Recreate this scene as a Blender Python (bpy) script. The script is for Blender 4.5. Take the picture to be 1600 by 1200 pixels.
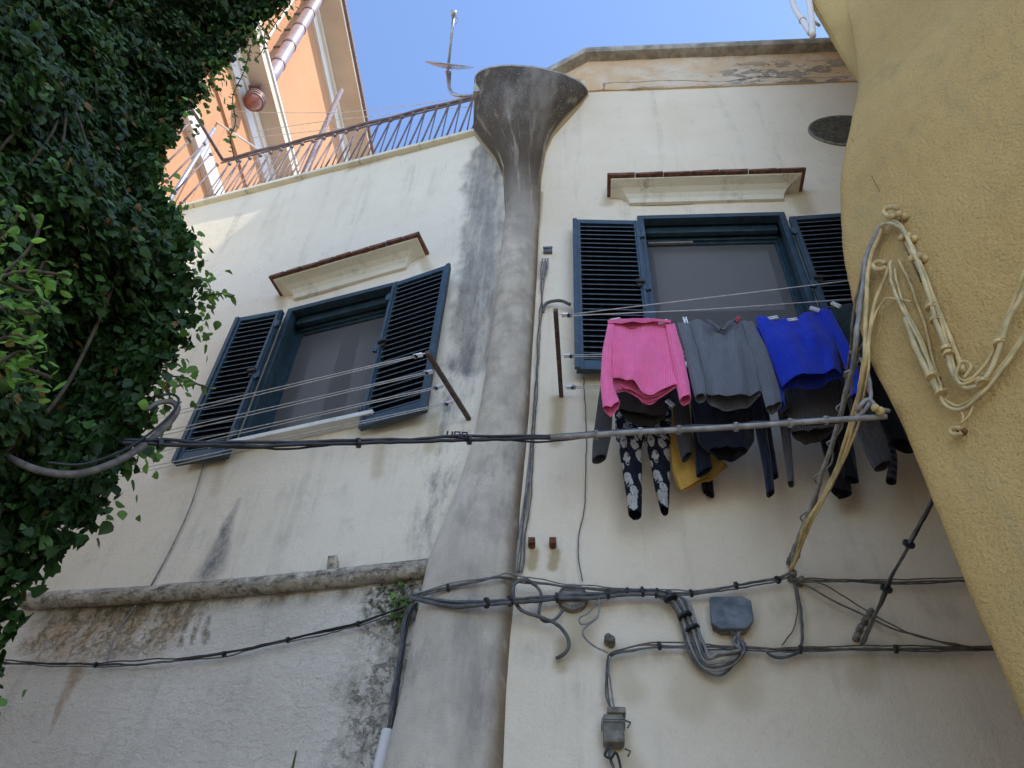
import bpy, bmesh, math, random
import numpy as np
from mathutils import Vector, Matrix, noise as mnoise
random.seed(7); rng = np.random.default_rng(7)
SC = bpy.context.scene
for o in list(bpy.data.objects): bpy.data.objects.remove(o)

# ------------------------------------------------------------------ camera, sky, sun, exposure
F_PX = 1350.0; CAM = np.array([0.0, 0.0, 1.6])
_u = np.array([80.0, 1246.7, -F_PX]); _u /= np.linalg.norm(_u)         # zenith, in camera axes
_f = np.array([0, 0, -1.0]); _f -= _u * (_f @ _u); _f /= np.linalg.norm(_f)
_r = np.cross(_f, _u)
BASIS = np.array([_r, _f, _u])
cd = bpy.data.cameras.new('camera'); cam = bpy.data.objects.new('camera', cd); SC.collection.objects.link(cam)
cd.sensor_fit = 'HORIZONTAL'; cd.sensor_width = 36; cd.lens = 36 * F_PX / 1600; cd.clip_start = .05; cd.clip_end = 500
cm = Matrix(BASIS.tolist()).to_4x4(); cm.translation = Vector(CAM); cam.matrix_world = cm
SC.camera = cam
SUN_EL = math.radians(50); SUN_H = (0.86, -0.51); _h = math.hypot(*SUN_H)
SUN = Vector((SUN_H[0] / _h * math.cos(SUN_EL), SUN_H[1] / _h * math.cos(SUN_EL), math.sin(SUN_EL)))
w = bpy.data.worlds.new('World'); SC.world = w; w.use_nodes = True
nt = w.node_tree; bg = nt.nodes['Background']; sky = nt.nodes.new('ShaderNodeTexSky'); sky.sky_type = 'NISHITA'
sky.sun_disc = False; sky.sun_elevation = SUN_EL; sky.sun_rotation = math.atan2(SUN.x, SUN.y)
sky.air_density = 0.65; sky.dust_density = 0.3; sky.ozone_density = 2.4
nt.links.new(sky.outputs[0], bg.inputs[0]); bg.inputs[1].default_value = 0.15
sl = bpy.data.lights.new('sun', 'SUN'); sl.energy = 2.0; sl.angle = math.radians(0.5); sl.color = (1, .95, .87)
so = bpy.data.objects.new('sun', sl); SC.collection.objects.link(so); so.rotation_mode = 'QUATERNION'
so.rotation_quaternion = SUN.to_track_quat('Z', 'Y'); so.location = SUN * 60
SC.view_settings.view_transform = 'Standard'; SC.view_settings.look = 'None'; SC.view_settings.gamma = 1
SC.view_settings.use_curve_mapping = False; SC.view_settings.exposure = 1.78
SC.render.engine = 'CYCLES'
SC.cycles.max_bounces = 8; SC.cycles.diffuse_bounces = 5; SC.cycles.transparent_max_bounces = 12

# ------------------------------------------------------------------ surveying: sight lines meet real surfaces
def ray(px, py):
    v = BASIS @ np.array([px - 800, -(py - 600), -F_PX]); return v / np.linalg.norm(v)
def project(p):
    c = BASIS.T @ (np.asarray(p, float) - CAM); return 800 + F_PX * c[0] / -c[2], 600 - F_PX * c[1] / -c[2]
def on_plane(px, py, O, n):
    r = ray(px, py); return CAM + r * (((O - CAM) @ n) / (r @ n))
def at_z(px, py, z): r = ray(px, py); return CAM + r * ((z - CAM[2]) / r[2])
def at_y(px, py, y): r = ray(px, py); return CAM + r * (y / r[1])
class Frame:
    def __init__(s, O, deg):
        a = math.radians(deg); s.O = np.array(O, float)
        s.d = np.array([math.cos(a), math.sin(a), 0]); s.n = np.array([math.sin(a), -math.cos(a), 0])
    def p(s, a, z, o=0.0):
        q = s.O + s.d * a + s.n * o; return np.array([q[0], q[1], z])
    def px(s, x, y, o=0.0): return on_plane(x, y, s.O + s.n * o, s.n)
    def sz(s, x, y, o=0.0):
        q = s.px(x, y, o); return float((q - s.O) @ s.d), float(q[2])
    def mat(s, a, z, o=0.0):     # local axes x along wall, y into wall, z up
        m = Matrix(((s.d[0], -s.n[0], 0, 0), (s.d[1], -s.n[1], 0, 0), (0, 0, 1, 0), (0, 0, 0, 1)))
        m.translation = Vector(s.p(a, z, o)); return m
FR = Frame((0, 3.64, 0), -6)
_c = FR.px(800, 500); FL = Frame((_c[0], _c[1], 0), -21)
SR_C = float((_c - FR.O) @ FR.d)      # where the two house fronts meet

# ------------------------------------------------------------------ object helpers
WM = {}
def link(o, parent=None, mw=None):
    SC.collection.objects.link(o)
    mw = mw or Matrix.Identity(4)
    if parent is not None:
        o.parent = parent; o.matrix_parent_inverse = Matrix.Identity(4)
        o.matrix_basis = WM[parent.name].inverted() @ mw
    else: o.matrix_basis = mw
    WM[o.name] = mw.copy(); return o
def tag(o, label=None, cat=None, group=None, kind=None):
    if label: o['label'] = label
    if cat: o['category'] = cat
    if group: o['group'] = group
    if kind: o['kind'] = kind
    return o
def thing(name, loc, label, cat, group=None):
    o = bpy.data.objects.new(name, None); o.empty_display_size = .1
    link(o, None, Matrix.Translation(Vector([float(v) for v in loc]))); return tag(o, label, cat, group)
def mesh_data(name, v, f, mat, smooth=False, uv=None):
    me = bpy.data.meshes.new(name)
    me.from_pydata([tuple(map(float, q)) for q in v], [], [tuple(int(i) for i in q) for q in f])
    if uv is not None:
        l = me.uv_layers.new(name='UVMap'); vi = np.empty(len(me.loops), dtype=np.int64)
        me.loops.foreach_get('vertex_index', vi)
        l.data.foreach_set('uv', np.asarray(uv, dtype=np.float32)[vi].ravel())
    if smooth: me.polygons.foreach_set('use_smooth', [True] * len(me.polygons))
    if mat: me.materials.append(mat)
    return me
def add(name, v, f, mat, parent=None, smooth=False, uv=None, mw=None, bevel=0, fix=True):
    me = mesh_data(name, v, f, mat, smooth, uv)
    if fix:
        bm = bmesh.new(); bm.from_mesh(me); bmesh.ops.recalc_face_normals(bm, faces=bm.faces); bm.to_mesh(me); bm.free()
    o = bpy.data.objects.new(name, me); link(o, parent, mw)
    if bevel:
        b = o.modifiers.new('bevel', 'BEVEL'); b.width = bevel; b.segments = 2; b.limit_method = 'ANGLE'
    return o
def inst(name, me, parent, mw):
    return link(bpy.data.objects.new(name, me), parent, mw)
BOXF = [(0, 1, 3, 2), (4, 6, 7, 5), (0, 4, 5, 1), (2, 3, 7, 6), (0, 2, 6, 4), (1, 5, 7, 3)]
def boxv(x0, x1, y0, y1, z0, z1): return [(x, y, z) for x in (x0, x1) for y in (y0, y1) for z in (z0, z1)]
class MB:
    def __init__(s): s.v = []; s.f = []; s.uv = []
    def add(s, v, f, uv=None):
        b = len(s.v); s.v += [tuple(map(float, q)) for q in v]; s.f += [tuple(i + b for i in q) for q in f]
        s.uv += list(uv) if uv is not None else [(0, 0)] * len(v)
    def box(s, *a): s.add(boxv(*a), BOXF)
    def fbox(s, fr, s0, s1, z0, z1, o0, o1):
        s.add([fr.p(a, z, o) for a in (s0, s1) for o in (o0, o1) for z in (z0, z1)], BOXF)
    def tube(s, pts, r, n=8, cap=True):
        v, f, uv = tube_geo(pts, r, n, cap); s.add(v, f, uv)
    def out(s, name, mat, parent=None, **k): return add(name, s.v, s.f, mat, parent, uv=s.uv, **k)
def resample(pts, n):
    pts = np.asarray(pts, float); d = np.r_[0, np.cumsum(np.linalg.norm(np.diff(pts, axis=0), axis=1))]
    t = np.linspace(0, d[-1], n); return np.stack([np.interp(t, d, pts[:, k]) for k in range(pts.shape[1])], 1)
def spline(pts, per=6):
    pts = np.asarray(pts, float)
    if len(pts) < 3: return pts
    P = np.vstack([2 * pts[0] - pts[1], pts, 2 * pts[-1] - pts[-2]]); out = []
    for i in range(1, len(P) - 2):
        p0, p1, p2, p3 = P[i - 1], P[i], P[i + 1], P[i + 2]
        for t in np.linspace(0, 1, per, endpoint=False):
            out.append(.5 * (2 * p1 + (p2 - p0) * t + (2 * p0 - 5 * p1 + 4 * p2 - p3) * t * t + (3 * p1 - p0 - 3 * p2 + p3) * t ** 3))
    out.append(pts[-1]); return np.array(out)
def tube_geo(pts, r, n=8, cap=True):
    pts = np.asarray(pts, float); m = len(pts)
    rr = np.full(m, r) if np.isscalar(r) else np.interp(np.linspace(0, 1, m), np.linspace(0, 1, len(r)), r)
    T = np.gradient(pts, axis=0); T /= np.maximum(np.linalg.norm(T, axis=1)[:, None], 1e-9)
    a = np.array([0, 0, 1.0]) if abs(T[0][2]) < .9 else np.array([1.0, 0, 0])
    N = np.cross(T[0], a); N /= np.linalg.norm(N); v = []; uv = []; L = 0
    for i in range(m):
        N = N - T[i] * (N @ T[i]); N /= np.linalg.norm(N); B = np.cross(T[i], N)
        if i: L += np.linalg.norm(pts[i] - pts[i - 1])
        for k in range(n):
            t = 2 * math.pi * k / n; v.append(pts[i] + (N * math.cos(t) + B * math.sin(t)) * rr[i]); uv.append((k / n, L))
    f = [(i * n + k, i * n + (k + 1) % n, (i + 1) * n + (k + 1) % n, (i + 1) * n + k) for i in range(m - 1) for k in range(n)]
    if cap: f += [tuple(range(n))[::-1], tuple((m - 1) * n + k for k in range(n))]
    return v, f, uv
def hash_len(P): return float((abs(P[0]).sum() * 37.7 + abs(P[-1]).sum() * 11.3) % 50)
def tube(name, pts, r, mat, parent=None, n=8, smooth=True, per=6):
    P = spline(pts, per) if per else np.asarray(pts, float)
    if name == 'cable' and len(P) > 6:
        L = np.linalg.norm(np.diff(P, axis=0), axis=1).sum(); P = resample(P, int(np.clip(L / .035, len(P), 160))); h = hash_len(P)
        for i in range(1, len(P) - 1): q = P[i] * 6 + h; P[i] = P[i] + .0075 * np.array(mnoise.noise_vector(Vector(q))) + .003 * np.array(mnoise.noise_vector(Vector(q * 4)))
    v, f, uv = tube_geo(P, r, n)
    return add(name, v, f, mat, parent, smooth=smooth, uv=uv)
def pxr(p, w): return w * .5 * float(np.linalg.norm(np.asarray(p) - CAM)) / F_PX * .97   # radius of something w px wide at p

# ------------------------------------------------------------------ material helpers
class Mat:
    def __init__(s, name, rough=.8, spec=.3):
        s.m = bpy.data.materials.new(name); s.m.use_nodes = True; s.t = s.m.node_tree
        s.b = s.t.nodes['Principled BSDF']; s.b.inputs['Roughness'].default_value = rough
        s.b.inputs['Specular IOR Level'].default_value = spec; s._uv = s._ob = None
    def n(s, ty): return s.t.nodes.new(ty)
    def put(s, sock, v):
        if hasattr(v, 'links'): s.t.links.new(v, sock)
        else:
            if sock.type == 'RGBA' and len(v) == 3: v = (*v, 1)
            sock.default_value = v
    def uv(s):
        if s._uv is None:
            x = s.n('ShaderNodeUVMap'); x.uv_map = 'UVMap'; s._uv = x.outputs[0]
            q = s.n('ShaderNodeSeparateXYZ'); s.t.links.new(s._uv, q.inputs[0]); s.U, s.V = q.outputs[0], q.outputs[1]
        return s._uv
    def ob(s):
        if s._ob is None: s._ob = s.n('ShaderNodeTexCoord').outputs['Object']
        return s._ob
    def map(s, vec, sc):
        x = s.n('ShaderNodeMapping'); s.put(x.inputs['Vector'], vec); x.inputs['Scale'].default_value = sc; return x.outputs[0]
    def noise(s, vec, scale, detail=4, rough=.55, dist=0):
        x = s.n('ShaderNodeTexNoise'); s.put(x.inputs['Vector'], vec); x.inputs['Scale'].default_value = scale
        x.inputs['Detail'].default_value = detail; x.inputs['Roughness'].default_value = rough; x.inputs['Distortion'].default_value = dist
        return x.outputs[0]
    def voro(s, vec, scale, feat='F1'):
        x = s.n('ShaderNodeTexVoronoi'); x.feature = feat; s.put(x.inputs['Vector'], vec); x.inputs['Scale'].default_value = scale; return x.outputs['Distance']
    def m_(s, op, a, b=0.0, c=0.0, clamp=False):
        x = s.n('ShaderNodeMath'); x.operation = op; x.use_clamp = clamp
        s.put(x.inputs[0], a); s.put(x.inputs[1], b)
        if op == 'MULTIPLY_ADD': s.put(x.inputs[2], c)
        return x.outputs[0]
    def ss(s, v, lo, hi, a=0.0, b=1.0):
        x = s.n('ShaderNodeMapRange'); x.interpolation_type = 'SMOOTHSTEP'; s.put(x.inputs[0], v)
        for i, q in enumerate((lo, hi, a, b)): x.inputs[i + 1].default_value = q
        return x.outputs[0]
    def mix(s, fac, a, b):
        x = s.n('ShaderNodeMix'); x.data_type = 'RGBA'; s.put(x.inputs[0], fac); s.put(x.inputs[6], a); s.put(x.inputs[7], b); return x.outputs[2]
    def mul(s, *a):
        r = a[0]
        for q in a[1:]: r = s.m_('MULTIPLY', r, q)
        return r
    def capsule(s, A, B, r, soft, warp=None, wamt=.1, taper=False):
        """1 inside a streak from A to B (wall metres), fading over soft"""
        s.uv(); ax, ay = A; bx, by = B[0] - ax, B[1] - ay; L2 = bx * bx + by * by + 1e-9
        du = s.m_('SUBTRACT', s.U, ax); dv = s.m_('SUBTRACT', s.V, ay)
        if warp is not None: du = s.m_('ADD', du, s.m_('MULTIPLY', s.m_('SUBTRACT', warp, .5), wamt))
        t = s.m_('DIVIDE', s.m_('ADD', s.m_('MULTIPLY', du, bx), s.m_('MULTIPLY', dv, by)), L2, clamp=True)
        ex = s.m_('SUBTRACT', du, s.m_('MULTIPLY', t, bx)); ey = s.m_('SUBTRACT', dv, s.m_('MULTIPLY', t, by))
        if taper: r_ = s.m_('MULTIPLY', s.m_('ADD', .25, t), r + soft * .6); soft_ = None
        d = s.m_('SQRT', s.m_('ADD', s.m_('MULTIPLY', ex, ex), s.m_('MULTIPLY', ey, ey)))
        if taper: return s.mul(s.ss(s.m_('DIVIDE', d, r_), .15, 1.0, 1.0, 0.0), s.ss(t, 0.0, .35, .35, 1.0))
        return s.ss(d, r, r + soft, 1.0, 0.0)
    def bump(s, h, dist, strength=1.0, prev=None):
        x = s.n('ShaderNodeBump'); s.put(x.inputs['Height'], h); x.inputs['Distance'].default_value = dist; x.inputs['Strength'].default_value = strength
        if prev is not None: s.put(x.inputs['Normal'], prev)
        return x.outputs[0]
    def done(s, col=None, normal=None, rough=None):
        if col is not None: s.put(s.b.inputs['Base Color'], col)
        if normal is not None: s.put(s.b.inputs['Normal'], normal)
        if rough is not None: s.put(s.b.inputs['Roughness'], rough)
        return s.m
def simple(name, col, rough=.6, var=.25, scale=30, metal=0, spec=.4, bump=0, bscale=None):
    M = Mat(name, rough, spec); n = M.noise(M.ob(), scale, 4)
    c = M.mix(M.ss(n, .3, .7), tuple(q * (1 - var) for q in col), tuple(min(1, q * (1 + var)) for q in col))
    M.b.inputs['Metallic'].default_value = metal
    nn = M.bump(M.noise(M.ob(), bscale or scale * 2, 3), bump) if bump else None
    return M.done(c, nn)

def stucco(name, base, alt, grain=120, grain_h=.0035, lump=.006, dirt=(.25, .23, .2), dirt_amt=.25, stains=None, streak=.35):
    """lime plaster: trowel lumps, sandy grain, faint vertical weather streaks, then the wall's own stains"""
    M = Mat(name, .9, .15); o = M.ob(); M.uv()
    big = M.noise(o, 1.1, 5, .6); mid = M.noise(o, 5, 5, .6); fine = M.noise(o, grain, 2, .6)
    c = M.mix(M.ss(big, .3, .7), base, alt)
    st = M.noise(M.map(o, (7, 7, .5)), 1.0, 5, .65)
    c = M.mix(M.mul(M.ss(st, .52, .75), M.ss(mid, .25, .7), streak), c, dirt)
    c = M.mix(M.mul(M.ss(mid, .52, .72), M.ss(M.noise(o, 22, 4, .7), .4, .7), dirt_amt), c, dirt)
    c = M.mix(M.ss(fine, .25, .5, .16, 0.0), c, tuple(q * .5 for q in base))
    extra = None
    if stains: c, extra = stains(M, c, o, big, mid, fine)
    h = M.m_('ADD', M.m_('MULTIPLY', M.noise(o, 14, 5, .6), lump / grain_h), fine)
    h = M.m_('ADD', h, M.m_('MULTIPLY', M.noise(o, 45, 3, .5), .8))
    if extra is not None: h = M.m_('ADD', h, extra)
    return M.done(c, M.bump(h, grain_h))

def FLs(x, y): return FL.sz(x, y)
def FRs(x, y): return FR.sz(x, y)
def stains_left(M, c, o, big, mid, fine):
    blot = M.noise(M.map(o, (1, 1, .45)), 7, 7, .72); sp = M.noise(o, 28, 6, .75); warp = M.noise(o, 4, 3)
    soot = (.10, .092, .08); gry = (.2, .2, .2)
    wide = M.capsule(FLs(760, 235), FLs(738, 560), .12, .10, warp, .25)
    vs = M.noise(M.map(o, (9, 9, .7)), 1.0, 6, .65); vs2 = M.noise(M.map(o, (26, 26, 1.6)), 1.0, 5, .6)
    c = M.mix(M.mul(wide, M.ss(vs, .28, .62), .8), c, (.30, .275, .24))
    c = M.mix(M.mul(wide, M.ss(blot, .3, .72), M.ss(vs2, .25, .7, .45, 1), .85), c, (.125, .112, .095))
    c = M.mix(M.mul(wide, M.ss(vs2, .6, .75), .35), c, (.55, .51, .45))
    low = M.capsule(FLs(722, 560), FLs(668, 840), .05, .12, warp, .3)
    c = M.mix(M.mul(low, M.ss(blot, .38, .66), M.ss(vs2, .3, .6, .4, 1), .8), c, (.15, .148, .145))
    sk = M.capsule(FLs(372, 782), FLs(330, 892), .05, .10, warp, .06, True)
    c = M.mix(M.mul(sk, M.ss(blot, .25, .55, .45, 1), M.ss(sp, .3, .6, .65, 1), .95), c, (.12, .12, .118))
    for a, b, k in (((645, 262), (633, 320), .35), ((572, 285), (556, 345), .22), ((690, 260), (676, 300), .3), ((430, 325), (420, 380), .2)):
        c = M.mix(M.mul(M.capsule(FLs(*a), FLs(*b), .02, .08, warp, .10), M.ss(M.noise(M.map(o, (30, 30, 1.2)), 1, 5, .65), .35, .7), k), c, (.36, .31, .22))
    for a, b, k in (((345, 728), (335, 770), .35), ((596, 690), (590, 740), .4), ((680, 650), (672, 700), .5), ((437, 462), (440, 480), .5), ((660, 405), (668, 420), .5)):
        c = M.mix(M.mul(M.capsule(FLs(*a), FLs(*b), .01, .06, warp, .05), k), c, (.40, .30, .15))
    for y in (790, 850, 905):
        c = M.mix(M.mul(M.capsule(FLs(250, y), FLs(650, y - 30), .02, .15, warp, .4), M.ss(blot, .45, .7), .3), c, (.42, .38, .3))
    return c, M.m_('MULTIPLY', M.mul(wide, M.ss(blot, .4, .6)), -1.0)
def stains_lower(M, c, o, big, mid, fine):
    blot = M.noise(M.map(o, (1, 1, .6)), 6, 7, .72); sp = M.noise(o, 26, 6, .75); warp = M.noise(o, 4, 3)
    flake = M.ss(M.noise(o, 9, 8, .72), .50, .56)
    orn = M.capsule(FLs(110, 985), FLs(250, 975), .10, .2, warp, .6)
    c = M.mix(M.mul(orn, M.ss(blot, .3, .58), .85), c, (.45, .31, .17))
    c = M.mix(M.mul(orn, M.ss(sp, .52, .68), .7), c, (.13, .11, .07))
    top = M.capsule(FLs(80, 962), FLs(640, 915), .02, .1, warp, .3)
    c = M.mix(M.mul(top, M.ss(blot, .4, .62), .85), c, (.25, .2, .13))
    for a, b in (((298, 968), (286, 1010)), ((316, 965), (308, 1005)), ((208, 948), (196, 970)), ((330, 970), (326, 1005))):
        c = M.mix(M.mul(M.capsule(FLs(*a), FLs(*b), .004, .03, warp, .12), M.ss(sp, .35, .6), .85), c, (.16, .13, .07))
    rust = M.mul(M.capsule(FLs(80, 1150), FLs(128, 1044), .03, .06, warp, .10, True), M.ss(blot, .3, .5, .3, 1))
    c = M.mix(M.mul(rust, .7), c, (.36, .22, .1))
    moss = M.capsule(FLs(630, 935), FLs(590, 1200), .07, .2, warp, .6)
    c = M.mix(M.mul(moss, M.ss(blot, .36, .6), .9), c, (.38, .33, .25))
    vs = M.noise(M.map(o, (7, 7, 1.2)), 1.0, 6, .7); c = M.mix(M.mul(moss, M.ss(blot, .38, .7), M.ss(vs, .32, .66, .25, 1), M.ss(sp, .2, .7, .6, 1), .9), c, (.13, .115, .085))
    c = M.mix(M.mul(M.capsule(FLs(600, 935), FLs(635, 960), .06, .12, warp, .3), M.ss(sp, .4, .6)), c, (.05, .06, .025))
    h = M.m_('SUBTRACT', 0.0, M.m_('MULTIPLY', M.mul(M.m_('MAXIMUM', moss, orn), flake), 2.5))
    return c, M.m_('ADD', h, M.m_('MULTIPLY', M.m_('ADD', M.noise(M.map(o, (1, 1, 1.7)), 24, 6, .7), M.m_('MULTIPLY', M.ss(M.noise(M.map(o, (1, 1, 1.8)), 17, 5, .65, .3), .42, .6), .4)), 2.0))
def stains_right(M, c, o, big, mid, fine):
    blot = M.noise(M.map(o, (1, 1, .5)), 6, 7, .7); warp = M.noise(o, 4, 3); br = (.36, .27, .13)
    for a, b, r, sft, k in (((872, 625), (868, 690), .01, .06, .7), ((831, 862), (829, 885), .012, .03, .8), ((864, 862), (862, 885), .012, .03, .8),
                            ((920, 590), (926, 650), .02, .08, .5), ((1245, 300), (1262, 330), .02, .10, .55), ((955, 296), (948, 318), .01, .07, .5),
                            ((880, 1005), (878, 1040), .01, .05, .6), ((955, 1030), (985, 1080), .02, .08, .35), ((905, 960), (900, 1010), .02, .1, .5),
                            ((1090, 1045), (1080, 1090), .05, .1, .3), ((1160, 1045), (1160, 1085), .03, .1, .35), ((1345, 1020), (1345, 1060), .02, .1, .35),
                            ((965, 1160), (985, 1200), .02, .08, .4), ((842, 400), (838, 430), .01, .05, .3)):
        c = M.mix(M.mul(M.capsule(FRs(*a), FRs(*b), r, sft, warp, .08), k), c, br)
    for y in (950, 1022):
        c = M.mix(M.mul(M.capsule(FRs(830, y), FRs(1480, y + 2), .01, .11, warp, .2), M.ss(blot, .35, .65), .45), c, (.34, .29, .2))
    c = M.mix(M.mul(M.capsule(FRs(846, 300), FRs(800, 900), .0, .03, warp, .03), .7), c, (.27, .2, .11))
    return c, None
def stains_band(M, c, o, big, mid, fine):
    blot = M.noise(M.map(o, (1, 1, 1.6)), 5, 8, .72); warp = M.noise(o, 6, 4)
    c = M.mix(M.mul(M.ss(big, .3, .65), M.ss(mid, .25, .55), .9), c, (.60, .38, .19))
    patch = M.capsule(FRs(1180, 118), FRs(1330, 112), .16, .2, warp, .5)
    c = M.mix(M.mul(patch, M.ss(blot, .47, .56), .9), c, (.30, .25, .19))
    c = M.mix(M.mul(M.ss(blot, .54, .66), .75), c, (.33, .28, .21)); c = M.mix(M.mul(M.ss(M.noise(o, 3, 7, .7), .55, .62), .7), c, (.66, .55, .40))
    crack = None
    pts = [(943, 145), (944, 133), (960, 131), (1000, 132), (1040, 128), (1110, 130), (1160, 127), (1190, 122), (1240, 125), (1330, 122)]
    for a, b in zip(pts, pts[1:]):
        q = M.capsule(FRs(*a), FRs(*b), .0015, .008, M.noise(o, 9, 5), .09); crack = q if crack is None else M.m_('MAXIMUM', crack, q)
    c = M.mix(M.mul(crack, M.ss(blot, .35, .55, .2, .8)), c, (.14, .11, .08))
    c = M.mix(M.mul(M.capsule(FRs(1005, 143), FRs(1340, 128), .02, .08, warp, .2), M.ss(blot, .42, .55), .8), c, (.22, .19, .15))
    return c, M.m_('MULTIPLY', M.m_('ADD', crack, M.mul(patch, M.ss(blot, .5, .53))), -3.0)
def mat_buttress():
    M = Mat('buttress_plaster', .92, .12); o = M.ob(); M.uv(); U, V = M.U, M.V     # U across 0..1, V height
    big = M.noise(o, 1.6, 5, .6); mid = M.noise(o, 7, 6, .65); fine = M.noise(o, 130, 2, .6)
    c = M.mix(M.ss(big, .3, .7), (.66, .57, .45), (.56, .48, .37))
    cmb = M.n('ShaderNodeCombineXYZ'); M.put(cmb.inputs[0], M.m_('MULTIPLY', U, 9.0)); M.put(cmb.inputs[1], M.m_('MULTIPLY', V, .8))
    strk = M.noise(cmb.outputs[0], 1.0, 7, .65, .2); strk2 = M.noise(M.map(cmb.outputs[0], (2.5, 1.2, 1)), 1.0, 6, .7)
    up = M.ss(V, 6.7, 8.2); hi = M.ss(V, 7.9, 9.2)
    c = M.mix(M.mul(M.ss(mid, .35, .7), M.ss(V, 3.0, 6.5, .35, .7)), c, (.31, .26, .20))
    c = M.mix(M.mul(M.ss(strk, .22, .48), up, .98), c, (.085, .062, .042))
    c = M.mix(M.mul(M.ss(strk2, .58, .74), up, .5), c, (.30, .24, .17))
    c = M.mix(M.mul(M.ss(V, 8.75, 9.2), M.ss(mid, .3, .55), .9), c, (.075, .058, .045))
    c = M.mix(M.mul(hi, M.ss(M.noise(o, 60, 3, .7), .62, .68), .6), c, (.6, .57, .5))
    edge = M.m_('MULTIPLY', M.ss(U, .955, .985), M.ss(V, 7.5, 8.0)); c = M.mix(M.mul(edge, .85), c, (.55, .44, .24))
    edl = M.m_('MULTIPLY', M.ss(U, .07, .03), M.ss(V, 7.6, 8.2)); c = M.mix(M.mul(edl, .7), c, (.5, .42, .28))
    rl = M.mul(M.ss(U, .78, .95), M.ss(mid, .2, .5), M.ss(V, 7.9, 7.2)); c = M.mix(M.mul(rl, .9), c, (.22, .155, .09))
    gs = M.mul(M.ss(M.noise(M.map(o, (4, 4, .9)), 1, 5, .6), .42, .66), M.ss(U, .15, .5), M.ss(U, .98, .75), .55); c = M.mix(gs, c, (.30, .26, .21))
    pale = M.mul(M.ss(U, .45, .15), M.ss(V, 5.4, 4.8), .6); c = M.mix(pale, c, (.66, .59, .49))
    spot = M.mul(M.ss(M.noise(M.map(o, (1, 1, .35)), 5, 6, .7), .48, .70), M.ss(V, 6.8, 5.5), .7); c = M.mix(spot, c, (.24, .22, .19))
    wv = M.n('ShaderNodeTexWave'); wv.bands_direction = 'Z'; M.put(wv.inputs['Vector'], o); wv.inputs['Scale'].default_value = 38; wv.inputs['Distortion'].default_value = 6; wv.inputs['Detail'].default_value = 3
    h = M.m_('ADD', M.m_('ADD', M.m_('MULTIPLY', M.noise(o, 14, 5), 1.6), fine), M.m_('MULTIPLY', wv.outputs[1], .06))
    return M.done(c, M.bump(M.m_('ADD', h, M.m_('MULTIPLY', M.noise(M.map(o, (1, 1, 3.5)), 26, 5, .65), 1.0)), .0045))
def mat_yellow():
    M = Mat('yellow_plaster', .92, .12); o = M.ob()
    big = M.noise(o, .9, 5, .6); mid = M.noise(o, 4, 6, .65); g = M.voro(o, 150); fine = M.noise(o, 190, 3, .6)
    c = M.mix(M.ss(big, .3, .7), (.58, .40, .155), (.51, .34, .13))
    c = M.mix(M.mul(M.ss(M.noise(M.map(o, (5, 5, .6)), 1, 6, .7), .5, .75), .45), c, (.33, .27, .14))
    c = M.mix(M.mul(M.ss(mid, .55, .75), M.ss(fine, .4, .6), .5), c, (.28, .22, .11))
    run = M.noise(M.map(o, (16, 16, .5)), 1, 6, .7); c = M.mix(M.mul(M.ss(run, .56, .78), M.ss(big, .35, .65), .55), c, (.30, .25, .14))
    c = M.mix(M.mul(M.ss(M.noise(o, 2.3, 6, .7), .56, .8), .3), c, (.60, .47, .25))
    c = M.mix(M.mul(M.ss(M.noise(o, 1.7, 6, .7), .45, .7), .35), c, (.40, .28, .12))
    c = M.mix(M.mul(M.ss(M.noise(o, 38, 4, .75), .66, .72), .5), c, (.22, .17, .08))
    c = M.mix(M.ss(fine, .28, .48, .45, 0), c, (.24, .18, .07))
    gr = M.noise(o, 75, 3, .55); c = M.mix(M.ss(gr, .30, .46, .30, 0), c, (.30, .20, .08))
    h = M.m_('ADD', M.m_('MULTIPLY', gr, 2.2), M.m_('ADD', fine, M.m_('MULTIPLY', M.noise(o, 9, 4, .6), 2.5)))
    return M.done(c, M.bump(h, .0048))
def mat_leaf(name, dark, light, rough=.48, trans=.15):
    M = Mat(name, rough, .2); g = M.n('ShaderNodeNewGeometry'); oi = M.n('ShaderNodeObjectInfo')
    r = M.m_('FRACT', M.m_('ADD', g.outputs['Random Per Island'], oi.outputs['Random']))
    c = M.mix(r, dark, light); c = M.mix(M.ss(M.noise(M.ob(), 2.0, 3), .35, .7), c, tuple(q * 1.35 for q in light))
    c = M.mix(M.ss(r, .90, .93), c, tuple(q * 2.2 for q in light)); c = M.mix(M.ss(r, .975, .98), c, (.17, .10, .035))
    out = M.t.nodes['Material Output']; M.done(c)
    tr = M.n('ShaderNodeBsdfTranslucent'); M.put(tr.inputs[0], M.mix(.5, c, tuple(q * 2 for q in light))); mx = M.n('ShaderNodeMixShader')
    mx.inputs[0].default_value = trans; M.t.links.new(M.b.outputs[0], mx.inputs[1]); M.t.links.new(tr.outputs[0], mx.inputs[2]); M.t.links.new(mx.outputs[0], out.inputs[0])
    return M.m
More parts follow.
